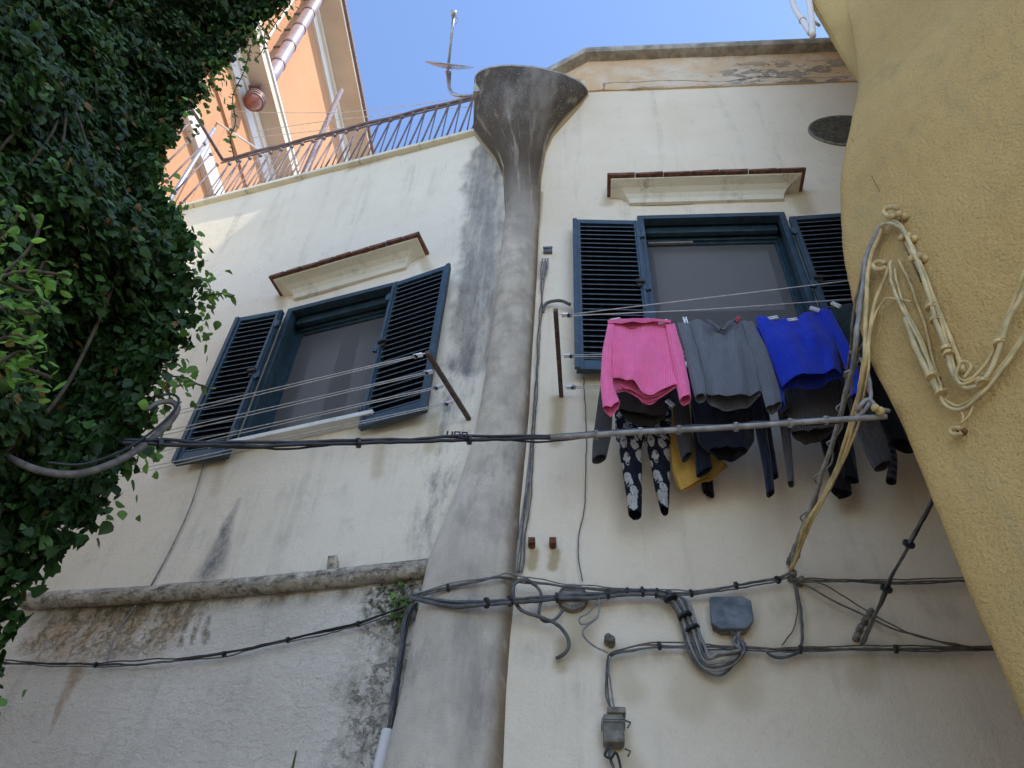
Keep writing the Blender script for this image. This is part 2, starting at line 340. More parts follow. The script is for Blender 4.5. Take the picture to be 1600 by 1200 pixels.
def mat_knit(name, col, rib=.009, depth=.0035, cross=.006, dark=.55, lint=0):
    M = Mat(name, .95, .1); M.uv(); o = M.ob()
    a = M.m_('ABSOLUTE', M.m_('SINE', M.m_('MULTIPLY', M.U, math.pi / rib)))
    b = M.m_('ABSOLUTE', M.m_('SINE', M.m_('ADD', M.m_('MULTIPLY', M.V, math.pi / cross), M.m_('MULTIPLY', M.noise(o, 30, 2), 3.0))))
    h = M.m_('ADD', a, M.m_('MULTIPLY', b, .4)); n = M.noise(o, 18, 4, .6); fz = M.noise(o, 160, 3, .7)
    c = M.mix(M.ss(M.m_('ADD', M.m_('MULTIPLY', a, .75), M.m_('MULTIPLY', b, .25)), .1, .7), tuple(q * dark for q in col), col)
    c = M.mix(M.ss(n, .3, .7, .18, 0), c, tuple(q * .5 for q in col))
    c = M.mix(M.ss(fz, .55, .75, 0, .14 + lint), c, tuple(min(.8, q * 1.6 + .03) for q in col))
    M.b.inputs['Sheen Weight'].default_value = .15; M.b.inputs['Sheen Roughness'].default_value = .5
    return M.done(c, M.bump(M.m_('ADD', h, M.m_('MULTIPLY', fz, .5)), depth))
def mat_screen():
    M = Mat('insect_screen', .6, .2); o = M.ob(); out = M.t.nodes['Material Output']
    M.done(M.mix(M.noise(o, 2.2, 4), (.12, .11, .10), (.16, .148, .135)))
    t = M.n('ShaderNodeBsdfTransparent'); t.inputs[0].default_value = (.8, .8, .8, 1); mx = M.n('ShaderNodeMixShader'); mx.inputs[0].default_value = .32
    M.t.links.new(M.b.outputs[0], mx.inputs[1]); M.t.links.new(t.outputs[0], mx.inputs[2]); M.t.links.new(mx.outputs[0], out.inputs[0]); return M.m
def mat_trousers():
    M = Mat('leaf_print_cloth', .9, .1); M.uv(); v = M.map(M.uv(), (1, .8, 1))
    w1 = M.noise(v, 16, 2)
    x = M.n('ShaderNodeVectorMath'); x.operation = 'ADD'; nz = M.n('ShaderNodeTexNoise'); M.put(nz.inputs['Vector'], v); nz.inputs['Scale'].default_value = 22
    sc = M.n('ShaderNodeVectorMath'); sc.operation = 'SCALE'; M.put(sc.inputs[0], nz.outputs['Color']); sc.inputs['Scale'].default_value = .055
    M.put(x.inputs[0], M.map(v, (1.5, .8, 1))); M.put(x.inputs[1], sc.outputs[0]); d = M.voro(x.outputs[0], 17)
    k = M.mul(M.ss(d, .47, .43), M.ss(M.noise(v, 40, 2), .33, .38, .3, 1)); k = M.mul(k, M.ss(w1, .38, .43, 0.05, 1))
    sp = M.ss(M.voro(v, 75), .14, .08); k = M.m_('MAXIMUM', k, M.m_('MULTIPLY', sp, .3))
    c = M.mix(k, (.010, .012, .02), (.36, .34, .31)); return M.done(c, M.bump(M.noise(M.ob(), 120, 2), .001))
def mat_plaid():
    M = Mat('plaid_cloth', .95, .1); M.uv()
    a = M.ss(M.m_('SINE', M.m_('MULTIPLY', M.U, 150)), -.2, .4); b = M.ss(M.m_('SINE', M.m_('MULTIPLY', M.V, 110)), -.2, .4)
    c = M.mix(M.mul(a, .7), (.045, .05, .075), (.16, .10, .11)); c = M.mix(M.mul(b, .6), c, (.14, .17, .26)); return M.done(c)

m_left = stucco('white_plaster', (.78, .69, .545), (.72, .625, .475), stains=stains_left)
m_lower = stucco('rough_white_plaster', (.74, .665, .55), (.66, .59, .48), grain=80, grain_h=.0045, lump=.008, stains=stains_lower, dirt_amt=.35)
m_right = stucco('cream_white_plaster', (.78, .665, .50), (.72, .595, .425), stains=stains_right, dirt_amt=.18)
m_band = stucco('peeling_parapet_plaster', (.68, .57, .43), (.64, .46, .29), lump=.014, stains=stains_band)
m_trim = stucco('plaster_trim', (.72, .66, .52), (.66, .60, .46), lump=.004, dirt=(.17, .15, .11), dirt_amt=.75, streak=.4)
m_butt = mat_buttress(); m_yellow = mat_yellow()
m_stone = simple('coping_stone', (.34, .31, .26), .9, .35, 9, bump=.004, bscale=60)
def stains_pipe(M, c, o, big, mid, fine):
    q = M.noise(o, 6, 7, .72); q2 = M.noise(M.map(o, (3, 3, 10)), 3, 6, .7); sp = M.noise(o, 40, 5, .7)
    c = M.mix(M.ss(q, .46, .66, 0, .8), c, (.34, .28, .2)); c = M.mix(M.mul(M.ss(q2, .48, .62), M.ss(sp, .35, .6, .3, 1)), c, (.14, .115, .08))
    c = M.mix(M.mul(M.ss(M.noise(o, 4, 6, .7), .56, .64), .8), c, (.62, .58, .5)); return c, M.m_('MULTIPLY', M.ss(q, .45, .55), -2.5)
m_pipe_pl = stucco('dirty_pipe_plaster', (.60, .54, .44), (.48, .42, .33), lump=.008, grain_h=.004, dirt=(.11, .095, .07), dirt_amt=.6, streak=.2, stains=stains_pipe)
m_orange = stucco('orange_plaster', (.47, .245, .13), (.44, .225, .118), grain=60, dirt=(.42, .22, .11), dirt_amt=.12, streak=.12)
m_cream = simple('cream_paint', (.52, .43, .33), .85, .10, 1.2)
m_pale = simple('pale_cornice_paint', (.62, .58, .54), .8, .08, 1.5)
m_tile = simple('terracotta', (.15, .068, .042), .9, .45, 18, bump=.004, bscale=70)
m_blue = simple('blue_shutter_paint', (.021, .043, .056), .42, .3, 14, spec=.5)
m_slat = simple('shaded_slat_paint', (.004, .007, .010), .5, .2, 9, spec=.45)  # near-black, shade of the slat undersides put into the colour
m_lip = simple('skylit_slat_lip', (.085, .115, .135), .5, .3, 30)
m_dark = simple('dark_interior', (.03, .03, .032), .9, .2, 5)
m_screen = mat_screen()
m_curtain = simple('curtain_cloth', (.75, .74, .70), .9, .08, 20)
m_marble = simple('marble_sill', (.62, .60, .55), .6, .12, 8)
m_iron = simple('dark_iron', (.05, .042, .038), .55, .35, 25, metal=.3)
m_rail = simple('weathered_rail_paint', (.15, .105, .10), .55, .3, 20)
m_wood = simple('weathered_bar', (.085, .06, .045), .75, .4, 40, bump=.002)
m_rust = simple('rust', (.14, .06, .03), .95, .5, 60, bump=.002)
m_galv = simple('galvanised_steel', (.36, .36, .37), .4, .2, 30, metal=.6)
m_black = simple('black_cable', (.016, .016, .018), .5, .3, 40)
m_grey = simple('grey_cable', (.095, .090, .084), .55, .35, 25)
m_conduit = simple('dusty_conduit', (.13, .115, .105), .7, .35, 25)
m_greyl = simple('pale_grey_cable', (.22, .205, .185), .6, .3, 25)
m_brown = simple('brown_cable', (.12, .095, .06), .65, .4, 25)
m_ycab = simple('cream_painted_cable', (.50, .37, .165), .75, .25, 14, bump=.0015, bscale=90)
m_ycab2 = simple('greenish_painted_cable', (.46, .38, .20), .75, .22, 14, bump=.0015, bscale=90)
m_box = simple('grey_box_plastic', (.13, .145, .16), .65, .4, 14, bump=.001)
m_boxo = simple('old_box_plastic', (.17, .155, .12), .75, .35, 25, bump=.002)
m_pipe = simple('downpipe_metal', (.40, .31, .30), .32, .12, 5, metal=.45)
m_jar = simple('red_brown_glaze', (.24, .085, .06), .25, .3, 6, spec=.6)
m_line = simple('washing_line_plastic', (.52, .50, .46), .6, .15, 40)
m_white = simple('white_plastic', (.72, .72, .72), .5, .08, 40)
m_redp = simple('red_plastic', (.45, .03, .05), .45, .1, 40)
m_leaf = mat_leaf('ivy_leaf', (.008, .022, .006), (.028, .062, .014))
m_leafl = mat_leaf('bright_leaf', (.05, .125, .015), (.115, .225, .035), .5, .35)
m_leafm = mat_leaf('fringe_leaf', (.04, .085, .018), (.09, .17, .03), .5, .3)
m_stem = simple('stem_bark', (.06, .045, .028), .9, .4, 40, bump=.002)
m_mat = simple('ivy_gap_shade', (.022, .019, .012), .95, .6, 25, bump=.02, bscale=40)  # near-black colour for the shade behind the ivy leaves
m_pave = simple('lane_paving_stone', (.36, .33, .28), .85, .3, 3, bump=.006, bscale=20)
k_pink = mat_knit('pink_knit', (.88, .17, .36), .011, .002, .008, dark=.86); k_grey = mat_knit('grey_blue_knit', (.15, .16, .18), .009, .0028, .008, .72, .25)
k_blue = mat_knit('cobalt_knit', (.012, .042, .52), .012, .003, .010, .7); k_green = mat_knit('dark_green_knit', (.008, .03, .022))
k_char = mat_knit('charcoal_knit', (.05, .047, .047), .006); k_navy = mat_knit('navy_cloth', (.008, .010, .02), .02, .001)
k_brown = mat_knit('brown_grey_boucle', (.08, .073, .072), .013, .005, .012, .6, .10); k_blk = mat_knit('black_cloth', (.006, .006, .007), .02, .001)
k_taupe = mat_knit('taupe_knit', (.10, .092, .09), .007); k_must = mat_knit('mustard_cloth', (.62, .36, .07), .004, .001, .004, .8)
k_print = mat_trousers(); k_plaid = mat_plaid()

# ------------------------------------------------------------------ ground
gv = [(-60, -60, 0), (60, -60, 0), (60, 60, 0), (-60, 60, 0)]
tag(add('ground', gv, [(0, 1, 2, 3)], m_pave, uv=gv and [(v[0], v[1]) for v in gv]), kind='structure')

# ------------------------------------------------------------------ house fronts
def breaks(vals, step):
    vals = sorted(vals); out = [vals[0]]
    for a, b in zip(vals, vals[1:]):
        n = max(1, int(round((b - a) / step))); out += list(np.linspace(a, b, n + 1)[1:])
    return out
def front(name, fr, sb, zb, holes, mat, parent, depth=.25, amp=.010, top=None, off=0.0):
    """plaster skin with true openings and their reveals; slightly uneven"""
    S = breaks(sb, .13); Zs = breaks(zb, .13); v = []; f = []; uv = []; idx = {}
    def crit(s, z): return any(abs(s - h[0]) < 1e-6 or abs(s - h[1]) < 1e-6 or abs(z - h[2]) < 1e-6 or abs(z - h[3]) < 1e-6 for h in holes)
    for i, s in enumerate(S):
        for j, z in enumerate(Zs):
            o = off + (0 if crit(s, z) else amp * mnoise.noise(Vector((s * 1.3, z * 1.3, 7.7))) + amp * .4 * mnoise.noise(Vector((s * 4, z * 4, 3.1))))
            zz = z + (top(s) if top and j == len(Zs) - 1 else 0)
            idx[i, j] = len(v); v.append(fr.p(s, zz, o)); uv.append((s, zz))
    for i in range(len(S) - 1):
        for j in range(len(Zs) - 1):
            cs, cz = (S[i] + S[i + 1]) / 2, (Zs[j] + Zs[j + 1]) / 2
            if any(h[0] < cs < h[1] and h[2] < cz < h[3] for h in holes): continue
            f.append((idx[i, j], idx[i + 1, j], idx[i + 1, j + 1], idx[i, j + 1]))
    for h in holes:
        b = len(v); q = [(h[0], h[2]), (h[1], h[2]), (h[1], h[3]), (h[0], h[3])]
        for o in (off, -depth):
            for s, z in q: v.append(fr.p(s, z, o)); uv.append((s, z))
        f += [(b + k, b + (k + 1) % 4, b + 4 + (k + 1) % 4, b + 4 + k) for k in range(4)]
    b = len(v); s0, s1, z0, z1 = S[0], S[-1], Zs[0], Zs[-1]     # solid body behind the skin
    return add(name, v, f, mat, parent, smooth=True, uv=uv, fix=False)

def shutter(house, fr, hinge, side, zb, zt, w, ang, label, hoff=.035, nslat=25, bar=True):
    """louvred leaf: local x from hinge to free edge, y into the wall, z up"""
    rot = Matrix.Rotation(math.radians(-ang) if side > 0 else math.radians(ang), 4, 'Z')
    mw = fr.mat(hinge, zb, hoff) @ rot; H = zt - zb; t = .042; st = .045; sg = side
    def X(a, b): return (min(a * sg, b * sg), max(a * sg, b * sg))
    mb = MB()
    mb.box(*X(0, st), -t, 0, 0, H); mb.box(*X(w - st, w), -t, 0, 0, H)
    mb.box(*X(st, w - st), -t + .001, -.001, 0, .085); mb.box(*X(st, w - st), -t + .001, -.001, H - .05, H)
    mb.box(*X(.012, st - .012), -t - .010, -t, .02, H - .02); mb.box(*X(w - .02, w + .012), -t - .012, -t + .012, .003, H - .003)
    o = add('shutter', mb.v, mb.f, m_blue, house, mw=mw, bevel=.003); o['label'] = label
    z0, z1 = .085, H - .05; gap = (z1 - z0) / nslat; sm = MB()
    c, s_ = math.cos(math.radians(38)), math.sin(math.radians(38)); L = gap * 1.35; th = .004
    xa, xb = X(st, w - st)
    v = []
    for x in (xa, xb):
        for a, b in ((0, 0), (0, th), (L, th), (L, 0)):          # tilts up into the wall
            v.append((x, a * c - b * s_ * 0, a * s_ + b))
    sm.add(v, [(0, 1, 2, 3), (7, 6, 5, 4), (0, 4, 5, 1), (1, 5, 6, 2), (2, 6, 7, 3), (3, 7, 4, 0)])
    nb_ = len(sm.f); sm.box(xa, xb, -.0035, .001, -.002, .0045)                  # rolled front lip, skylight on it put into a paler colour
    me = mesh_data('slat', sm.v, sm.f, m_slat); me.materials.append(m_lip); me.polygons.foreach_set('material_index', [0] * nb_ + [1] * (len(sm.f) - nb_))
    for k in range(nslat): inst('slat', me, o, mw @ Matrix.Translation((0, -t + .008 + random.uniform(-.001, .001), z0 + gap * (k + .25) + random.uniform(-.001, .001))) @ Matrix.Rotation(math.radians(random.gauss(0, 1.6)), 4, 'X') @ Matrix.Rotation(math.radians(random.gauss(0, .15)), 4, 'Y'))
    bk = MB(); bk.box(xa - .004, xb + .004, -.006, -.002, z0 - .01, z1 + .01)
    add('back_panel', bk.v, bk.f, m_slat, o, mw=mw)
    for zz in (H * .12, H * .5, H * .88):
        hb = MB(); hb.box(*X(-.025, .03), -t - .012, -t + .012, zz - .03, zz + .03); hb.tube([(0, -t - .006, zz - .045), (0, -t - .006, zz + .045)], .009, 8)
        add('hinge', hb.v, hb.f, m_blue, o, mw=mw)
    lt = MB(); lt.box(*X(st * .3, st + .03), -t - .03, -t - .008, H * .52, H * .52 + .025); lt.box(*X(st * .8, st + .02), -t - .012, -t, H * .52 - .03, H * .52 + .05)
    add('latch', lt.v, lt.f, m_iron, o, mw=mw)
    return o
def window(house, fr, s0, s1, z0, z1, label, curtains):
    mb = MB(); b = .045
    mb.fbox(fr, s0 - .002, s0 + b, z0, z1, -.05, .02); mb.fbox(fr, s1 - b, s1 + .002, z0, z1, -.05, .02)
    mb.fbox(fr, s0 + b, s1 - b, z1 - b, z1 + .002, -.05, .019); mb.fbox(fr, s0 + b, s1 - b, z0 - .002, z0 + .03, -.05, .019)
    for s in (s0, s1):
        k = 1 if s == s0 else -1
        for q, o in ((.03, -.075), (.018, -.105), (.045, -.16)):
            a, c = sorted((s + k * .003, s + k * q)); mb.fbox(fr, a, c, z0 + .03, z1 - b, o - .012, o + .012)
    mb.fbox(fr, s0 + .002, s0 + .008, z0, z1, -.24, -.05); mb.fbox(fr, s1 - .008, s1 - .002, z0, z1, -.24, -.05); mb.fbox(fr, s0 + .008, s1 - .008, z1 - .008, z1 - .002, -.24, -.05)
    for q, o in ((.11, -.09), (.13, -.15)): mb.fbox(fr, s0 + .05, s1 - .05, z1 - q, z1 - .02, o - .02, o + .02)
    o = add('window', mb.v, mb.f, m_blue, house, bevel=.003); o['label'] = label
    fb = MB(); fb.fbox(fr, s0 + .05, s0 + .075, z0 + .03, z1 - .13, -.175, -.15); fb.fbox(fr, s1 - .075, s1 - .05, z0 + .03, z1 - .13, -.175, -.15)
    fb.fbox(fr, s0 + .075, s1 - .075, z1 - .16, z1 - .13, -.174, -.151)
    fb.out('screen_frame', m_blue, o)
    add('screen', [fr.p(s0 + .07, z0, -.165), fr.p(s1 - .07, z0, -.165), fr.p(s1 - .07, z1 - .14, -.165), fr.p(s0 + .07, z1 - .14, -.165)], [(0, 1, 2, 3)], m_screen, o)
    # inner sashes and net curtains behind the screen
    sb = MB()
    for a in (s0 + .06, s1 - .12): sb.fbox(fr, a, a + .06, z0, z1 - .1, -.26, -.22)
    sb.out('sash', m_slat, o)
    if not curtains:
        hb = MB(); hb.fbox(fr, s0 + .08, s0 + .42, z1 - .155, z1 - .135, -.15, -.135); hb.out('handle', m_greyl, o)
        bb = MB(); bb.fbox(fr, s0 + .02, s1 - .02, z0 + (z1 - z0) * .50, z1 - .06, -.235, -.225); bb.out('blind', m_curtain, o)
    for (a0, a1, pinch) in () if not curtains else ((s0 + .08, s0 + (s1 - s0) * .36, 0), (s0 + (s1 - s0) * .52, s1 - .12, .62)):
        v = []; f = []; nu, nv = 40, 14
        for j in range(nv + 1):
            tz = j / nv; zz = z1 - .1 - (z1 - z0) * tz; g = 1 - pinch * min(1, tz * 1.25) ** 1.5
            for i in range(nu + 1):
                u = i / nu; s = a0 + (a1 - a0) * (u * g if pinch == 0 else 1 - (1 - u) * g) if pinch == 0 else a0 + (a1 - a0) * (.35 + (u - .35) * g)
                v.append(fr.p(s, zz, -.32 + .018 * math.sin(u * 34) * (1 + pinch * tz)))
        f = [(j * (nu + 1) + i, j * (nu + 1) + i + 1, (j + 1) * (nu + 1) + i + 1, (j + 1) * (nu + 1) + i) for j in range(nv) for i in range(nu)]
        add('curtain', v, f, m_curtain, o, smooth=True)
    rb = MB(); A, B = s0 - .3, s1 + .3
    q = [fr.p(A, z0 - .3, -.26), fr.p(B, z0 - .3, -.26), fr.p(B, z1 + .3, -.26), fr.p(A, z1 + .3, -.26), fr.p(A, z0 - .3, -1.6), fr.p(B, z0 - .3, -1.6), fr.p(B, z1 + .3, -1.6), fr.p(A, z1 + .3, -1.6)]
    rb.add(q, [(4, 5, 6, 7), (0, 4, 7, 3), (1, 2, 6, 5), (3, 7, 6, 2), (0, 1, 5, 4)])
    rb.out('room', m_dark, o)
    return o
def hood(house, fr, s0, s1, za, zb, proj, ntile, label, spikes):
    """moulded plaster hood with a row of terracotta tiles on top"""
    prof = [(.004, -.135), (.028, -.135), (.03, -.120), (.036, -.085), (.06, -.05), (.10, -.025), (proj - .035, -.008), (proj - .03, 0)]
    v = []; f = []; uv = []; om = proj - .03
    for o_, dz in prof:
        e = om - o_
        for s, o in ((s0 + .03 + e, .001), (s0 + .03 + e, o_), (s1 - .03 - e, o_), (s1 - .03 - e, .001)):
            z = za + (zb - za) * (s - s0) / (s1 - s0) + dz; v.append(fr.p(s, z, o)); uv.append((s, z + o))
    for r in range(len(prof) - 1):
        f += [(r * 4 + k, r * 4 + k + 1, r * 4 + 5 + k, r * 4 + 4 + k) for k in range(3)]
    f += [(0, 3, 2, 1), tuple(len(v) - 4 + k for k in range(4))]
    ho = add('window_hood', v, f, m_trim, house, uv=uv); ho['label'] = label
    wd = (s1 - s0) / ntile; mes = []
    for q in range(4):
        mb = MB(); t = .026; hx = wd / 2 - .003
        mb.box(-hx, hx, -proj, 0, 0, t); me = mesh_data('tile', [(x + random.uniform(-.003, .003), y + random.uniform(-.006, .006) * (y < -.01), z + random.uniform(-.003, .003)) for x, y, z in mb.v], mb.f, m_tile); mes.append(me)
    for k in range(ntile):
        s = s0 + wd * (k + .5); z = za + (zb - za) * (k + .5) / ntile
        mw = fr.mat(s, z + .001 + random.uniform(0, .006), 0.0) @ Matrix.Rotation(math.radians(random.uniform(-.8, .8)), 4, 'Y')
        inst('tile', mes[k % 4], ho, mw)
    sp = MB()
    for a, b, dn in spikes:
        n = int((b - a) / dn)
        for k in range(n + 1):
            s = a + dn * k; z = za + (zb - za) * (s - s0) / (s1 - s0) + .03
            p = fr.p(s, z, proj * .6); sp.tube([p, p + np.array([random.uniform(-.015, .015), -.02, .10])], .0012, 4)
    if sp.v: sp.out('bird_spikes', m_galv, ho)['kind'] = 'stuff'
    return ho

# ---- left house
W1 = (-1.905, -.95, 5.46, 6.965)
hl = thing('white_house', FL.p(-2, 0, 0), 'white plastered house front on the left under the roof terrace railing', 'house')
ROOF_L = lambda s: 9.125 + (s + .51) * (9.125 - 9.36) / (3.3)
z_low = FL.sz(670, 885)[1]
def topL(s): return ROOF_L(s) - 9.36
front('wall', FL, [-4.3, W1[0], W1[1], 0.0], [z_low - .1, W1[2], W1[3], 9.36], [W1], m_left, hl, top=topL)
# lower, rougher coat under the plastered pipe, slightly proud
_a, _b = FL.sz(80, 935), FL.sz(670, 885)
def zpipe(s): return float(np.interp(s, [_a[0] - 1, _a[0], _b[0], _b[0] + 1], [_a[1] + (_a[1] - _b[1]) / (_b[0] - _a[0]), _a[1], _b[1], _b[1]]))
v = []; uv = []; nS, nZ = 60, 56
for j in range(nZ + 1):
    for i in range(nS + 1):
        s = -4.3 + 4.27 * i / nS; zt = zpipe(s)
        z = zt * (j / nZ); o = .022 + .020 * mnoise.noise(Vector((s * 1.6, z * 1.6, 1.7))) + .008 * mnoise.noise(Vector((s * 6, z * 6, 5)))
        v.append(FL.p(s, z, o)); uv.append((s, z))
v += [FL.p(-4.3 + 4.27 * i / nS, zpipe(-4.3 + 4.27 * i / nS) + .015, -.03) for i in range(nS + 1)]; uv += [(0, 0)] * (nS + 1)
f = [(j * (nS + 1) + i, j * (nS + 1) + i + 1, (j + 1) * (nS + 1) + i + 1, (j + 1) * (nS + 1) + i) for j in range(nZ + 1) for i in range(nS)]
o = add('lower_wall', v, f, m_lower, hl, smooth=True, uv=uv, fix=False); o['label'] = 'rough flaking plaster with orange and mossy stains'
window(hl, FL, *W1, 'blue framed window with net curtains behind an insect screen', True)
def leaf_fit(fr, hinge, free, tops, bots, o=.08):
    sf = np.mean([fr.sz(*p, o)[0] for p in free]); zt = np.mean([fr.sz(*p, o)[1] for p in tops]); zb = np.mean([fr.sz(*p, o)[1] for p in bots])
    return float(zb), float(zt), float(abs(sf - hinge))
zb_, zt_, w_1 = leaf_fit(FL, W1[0], [(374, 497.5), (272.5, 726.8)], [(374, 497.5), (450, 483)], [(272.5, 726.8), (357, 709)])
zb2_, zt2_, w_2 = leaf_fit(FL, W1[1], [(702, 420), (671.5, 650)], [(626, 438), (702, 420)], [(575, 658), (671.5, 650)])
shutter(hl, FL, W1[0], -1, zb_, zt_, w_1, 4, 'left louvred shutter folded back on the wall, crossed by washing lines')
shutter(hl, FL, W1[1], 1, zb2_, zt2_, w_2, 5, 'right louvred shutter nearest the round buttress')
mb = MB(); mb.fbox(FL, -2.06, -.865, 5.425, 5.462, -.14, .095); o = mb.out('window_sill', m_marble, hl, bevel=.004)
hood(hl, FL, -2.055, -.74, 7.205, 7.268, .2, 9, 'moulded hood with chipped tile edge tilting up to the right', [(-1.95, -.9, .075)])
# coping and terrace
mb = MB()
for a in np.arange(-4.3, -.40, .65):
    b = min(a + .645, -.40)
    mb.add([FL.p(s, ROOF_L(s) + dz, o) for s in (a, b) for o in (-.28, .055) for dz in (.002, .05)], BOXF)
mb.out('coping', m_trim, hl, bevel=.006)
mb = MB(); mb.add([FL.p(s, z, o) for s in (-4.3, .1) for o in (-2.2, -.29) for z in (9.0, 9.08)], BOXF); mb.out('terrace_floor', m_stone, hl)
mb = MB(); mb.fbox(FL, -4.6, -3.85, 0, 9.34, -.3, 1.5); mb.out('wing', m_trim, hl)
mb = MB(); mb.fbox(FL, -4.6, .1, 0, 8.95, -2.6, -2.0); mb.out('back_wall', m_trim, hl)

# ---- right house
W2 = (.888, 1.998, 5.62, 7.412)
hr = thing('white_house', FR.p(1.5, 0, 0), 'taller cream white house front on the right, behind the hanging laundry', 'house')
front('wall', FR, [SR_C, W2[0], W2[1], 5.2], [0, W2[2], W2[3], 9.72], [W2], m_right, hr)
window(hr, FR, *W2, 'blue framed window with a dark insect screen above the laundry', False)
zb_, zt_, w_1 = leaf_fit(FR, W2[0], [(897, 351), (900, 583)], [(905, 348), (986, 342)], [(906, 581), (935, 579)])
shutter(hr, FR, W2[0], -1, zb_, zt_, w_1, 3, 'left louvred shutter beside the laundry bracket', nslat=28)
shutter(hr, FR, W2[1], 1, zb_, zt_, w_1, 3, 'right louvred shutter half hidden by the yellow wall', nslat=28)
mb = MB(); mb.fbox(FR, .80, 2.08, 5.585, 5.622, -.14, .09); mb.out('window_sill', m_marble, hr, bevel=.004)
hood(hr, FR, .665, 2.2, 7.722, 7.725, .2, 7, 'moulded hood with dark red tile edge', [(1.68, 2.16, .08)])
# parapet band with chamfered return on the left and projecting coping
ZB = 9.70; ZT = FR.sz(1100, 68, .13)[1] - .065
c0 = FR.p(.572, 0, .018); _k0 = at_z(916, 75, ZT + .07); bk = at_z(858, 106, ZT + .07); e = (bk - _k0)[:2]; e /= np.linalg.norm(e); c1 = np.array([c0[0] + e[0] * .9, c0[1] + e[1] * .9, 0])
path = [c1] + [c0 + (FR.p(5.2, 0, .018) - c0) * t for t in np.linspace(0, 1, 36)]
v = []; uv = []; nz = 12
for j in range(nz + 1):
    z = ZB + (ZT - ZB) * j / nz
    for i, p in enumerate(path):
        wob = .012 * mnoise.noise(Vector((i * .5, z * 3, 2))) if i > 1 else 0
        v.append((p[0] + FR.n[0] * wob, p[1] + FR.n[1] * wob, z + (0 if j else .012 * mnoise.noise(Vector((i * .7, 0, 9)))))); uv.append(((np.array([p[0], p[1], 0]) - FR.O) @ FR.d, z))
n_ = len(path); f = [(j * n_ + i, j * n_ + i + 1, (j + 1) * n_ + i + 1, (j + 1) * n_ + i) for j in range(nz) for i in range(n_ - 1)]
b = len(v); v += [(p[0] - FR.n[0] * .08, p[1] - FR.n[1] * .08, ZB + .01) for p in path]; uv += [(0, 0)] * n_
f += [(i, i + 1, b + i + 1, b + i) for i in range(n_ - 1)]
o = add('parapet', v, f, m_band, hr, uv=uv, fix=False); o['label'] = 'cracked parapet band with peeling orange plaster'
nb = np.array([e[1], -e[0]]); nb = nb if nb @ FR.n[:2] > 0 else -nb
def cop(o, z):
    q1 = np.array([c1[0] + nb[0] * o, c1[1] + nb[1] * o]); q3 = FR.p(5.2, 0, .018 + o)[:2]
    # mitre at the corner
    bis = nb + FR.n[:2]; bis /= (bis @ FR.n[:2]); q2 = c0[:2] + bis * o
    return [(q1[0], q1[1], z), (q2[0], q2[1], z), (q3[0], q3[1], z)]
v = cop(-.25, ZT + .002) + cop(.10, ZT + .002) + cop(.115, ZT + .03) + cop(.12, ZT + .07) + cop(-.25, ZT + .08)
f = [(r * 3 + k, r * 3 + k + 1, ((r + 1) % 5) * 3 + k + 1, ((r + 1) % 5) * 3 + k) for r in range(5) for k in range(2)] + [(0, 3, 6, 9, 12), (2, 14, 11, 8, 5)]
add('coping', v, f, m_stone, hr)
mb = MB(); mb.fbox(FR, SR_C + .1, 5.2, 0, 10.7, -3.0, -2.0); mb.fbox(FR, SR_C + .6, 5.2, 10.6, 10.7, -2.0, -.05)
mb.add([(c1[0], c1[1], 9), (c1[0], c1[1], 10.7), (c1[0] + .3, c1[1] + 1.5, 9), (c1[0] + .3, c1[1] + 1.5, 10.7)], [(0, 1, 3, 2)]); mb.out('back_wall', m_trim, hr)
# oval vent
cs, cz = FR.sz(1322, 206); ha = cs - FR.sz(1264, 206)[0]; hb_ = (FR.sz(1322, 184)[1] - FR.sz(1322, 229)[1]) / 2
ring = [(math.cos(t), math.sin(t)) for t in np.linspace(0, 2 * math.pi, 40, endpoint=False)]
mb = MB(); mb.add([FR.p(cs + ha * x, cz + hb_ * y, .012) for x, y in ring], [tuple(range(40))]); vent = mb.out('vent', m_dark, hr)  # flat dark disc standing in for the shaded opening
mb = MB(); rr_ = [FR.p(cs + ha * x, cz + hb_ * y, .012) for x, y in ring]; mb.tube(rr_ + rr_[:1], .014, 6); mb.out('rim', m_boxo, vent)
mb = MB()
for k in range(-14, 15):
    q = k / 15; h_ = math.sqrt(1 - q * q)
    mb.tube([FR.p(cs + ha * q, cz - hb_ * h_, .018), FR.p(cs + ha * q, cz + hb_ * h_, .018)], .003, 4)
    mb.tube([FR.p(cs - ha * h_, cz + hb_ * q, .021), FR.p(cs + ha * h_, cz + hb_ * q, .021)], .003, 4)
mb.out('grille', m_boxo, vent)['kind'] = 'stuff'

# ------------------------------------------------------------------ round buttress flaring to a funnel
zr = FR.sz(918, 150)[1]
Lp = [(212, 741), (232, 756), (255, 776), (280, 787), (340, 790), (450, 778), (560, 765), (640, 752), (700, 740), (760, 722), (820, 700), (890, 672), (1000, 650), (1100, 630), (1190, 610), (1260, 596)]
Rp = [(150, 918), (165, 908), (190, 885), (215, 864), (240, 853), (280, 846), (340, 843), (450, 838), (560, 831), (640, 827), (700, 822), (800, 812), (890, 808), (1000, 797), (1100, 790), (1200, 786), (1280, 780)]
LP = np.array([at_z(742, 125, zr)] + [FL.px(x, y) for y, x in Lp]); RP = np.array([FR.px(x, y) for y, x in Rp])
fr_rim = at_z(822, 104, zr)
zmin = min(LP[-1][2], RP[-1][2])
zs = np.r_[np.linspace(zr, 7.3, 34), np.linspace(7.25, zmin, 60)]
zs = np.r_[zs, np.linspace(zmin - .1, 0, 8)]
NA = 28; v = []; uv = []
def samp(P, z, k): o = np.argsort(P[:, 2]); return np.interp(z, P[o, 2], P[o, k])
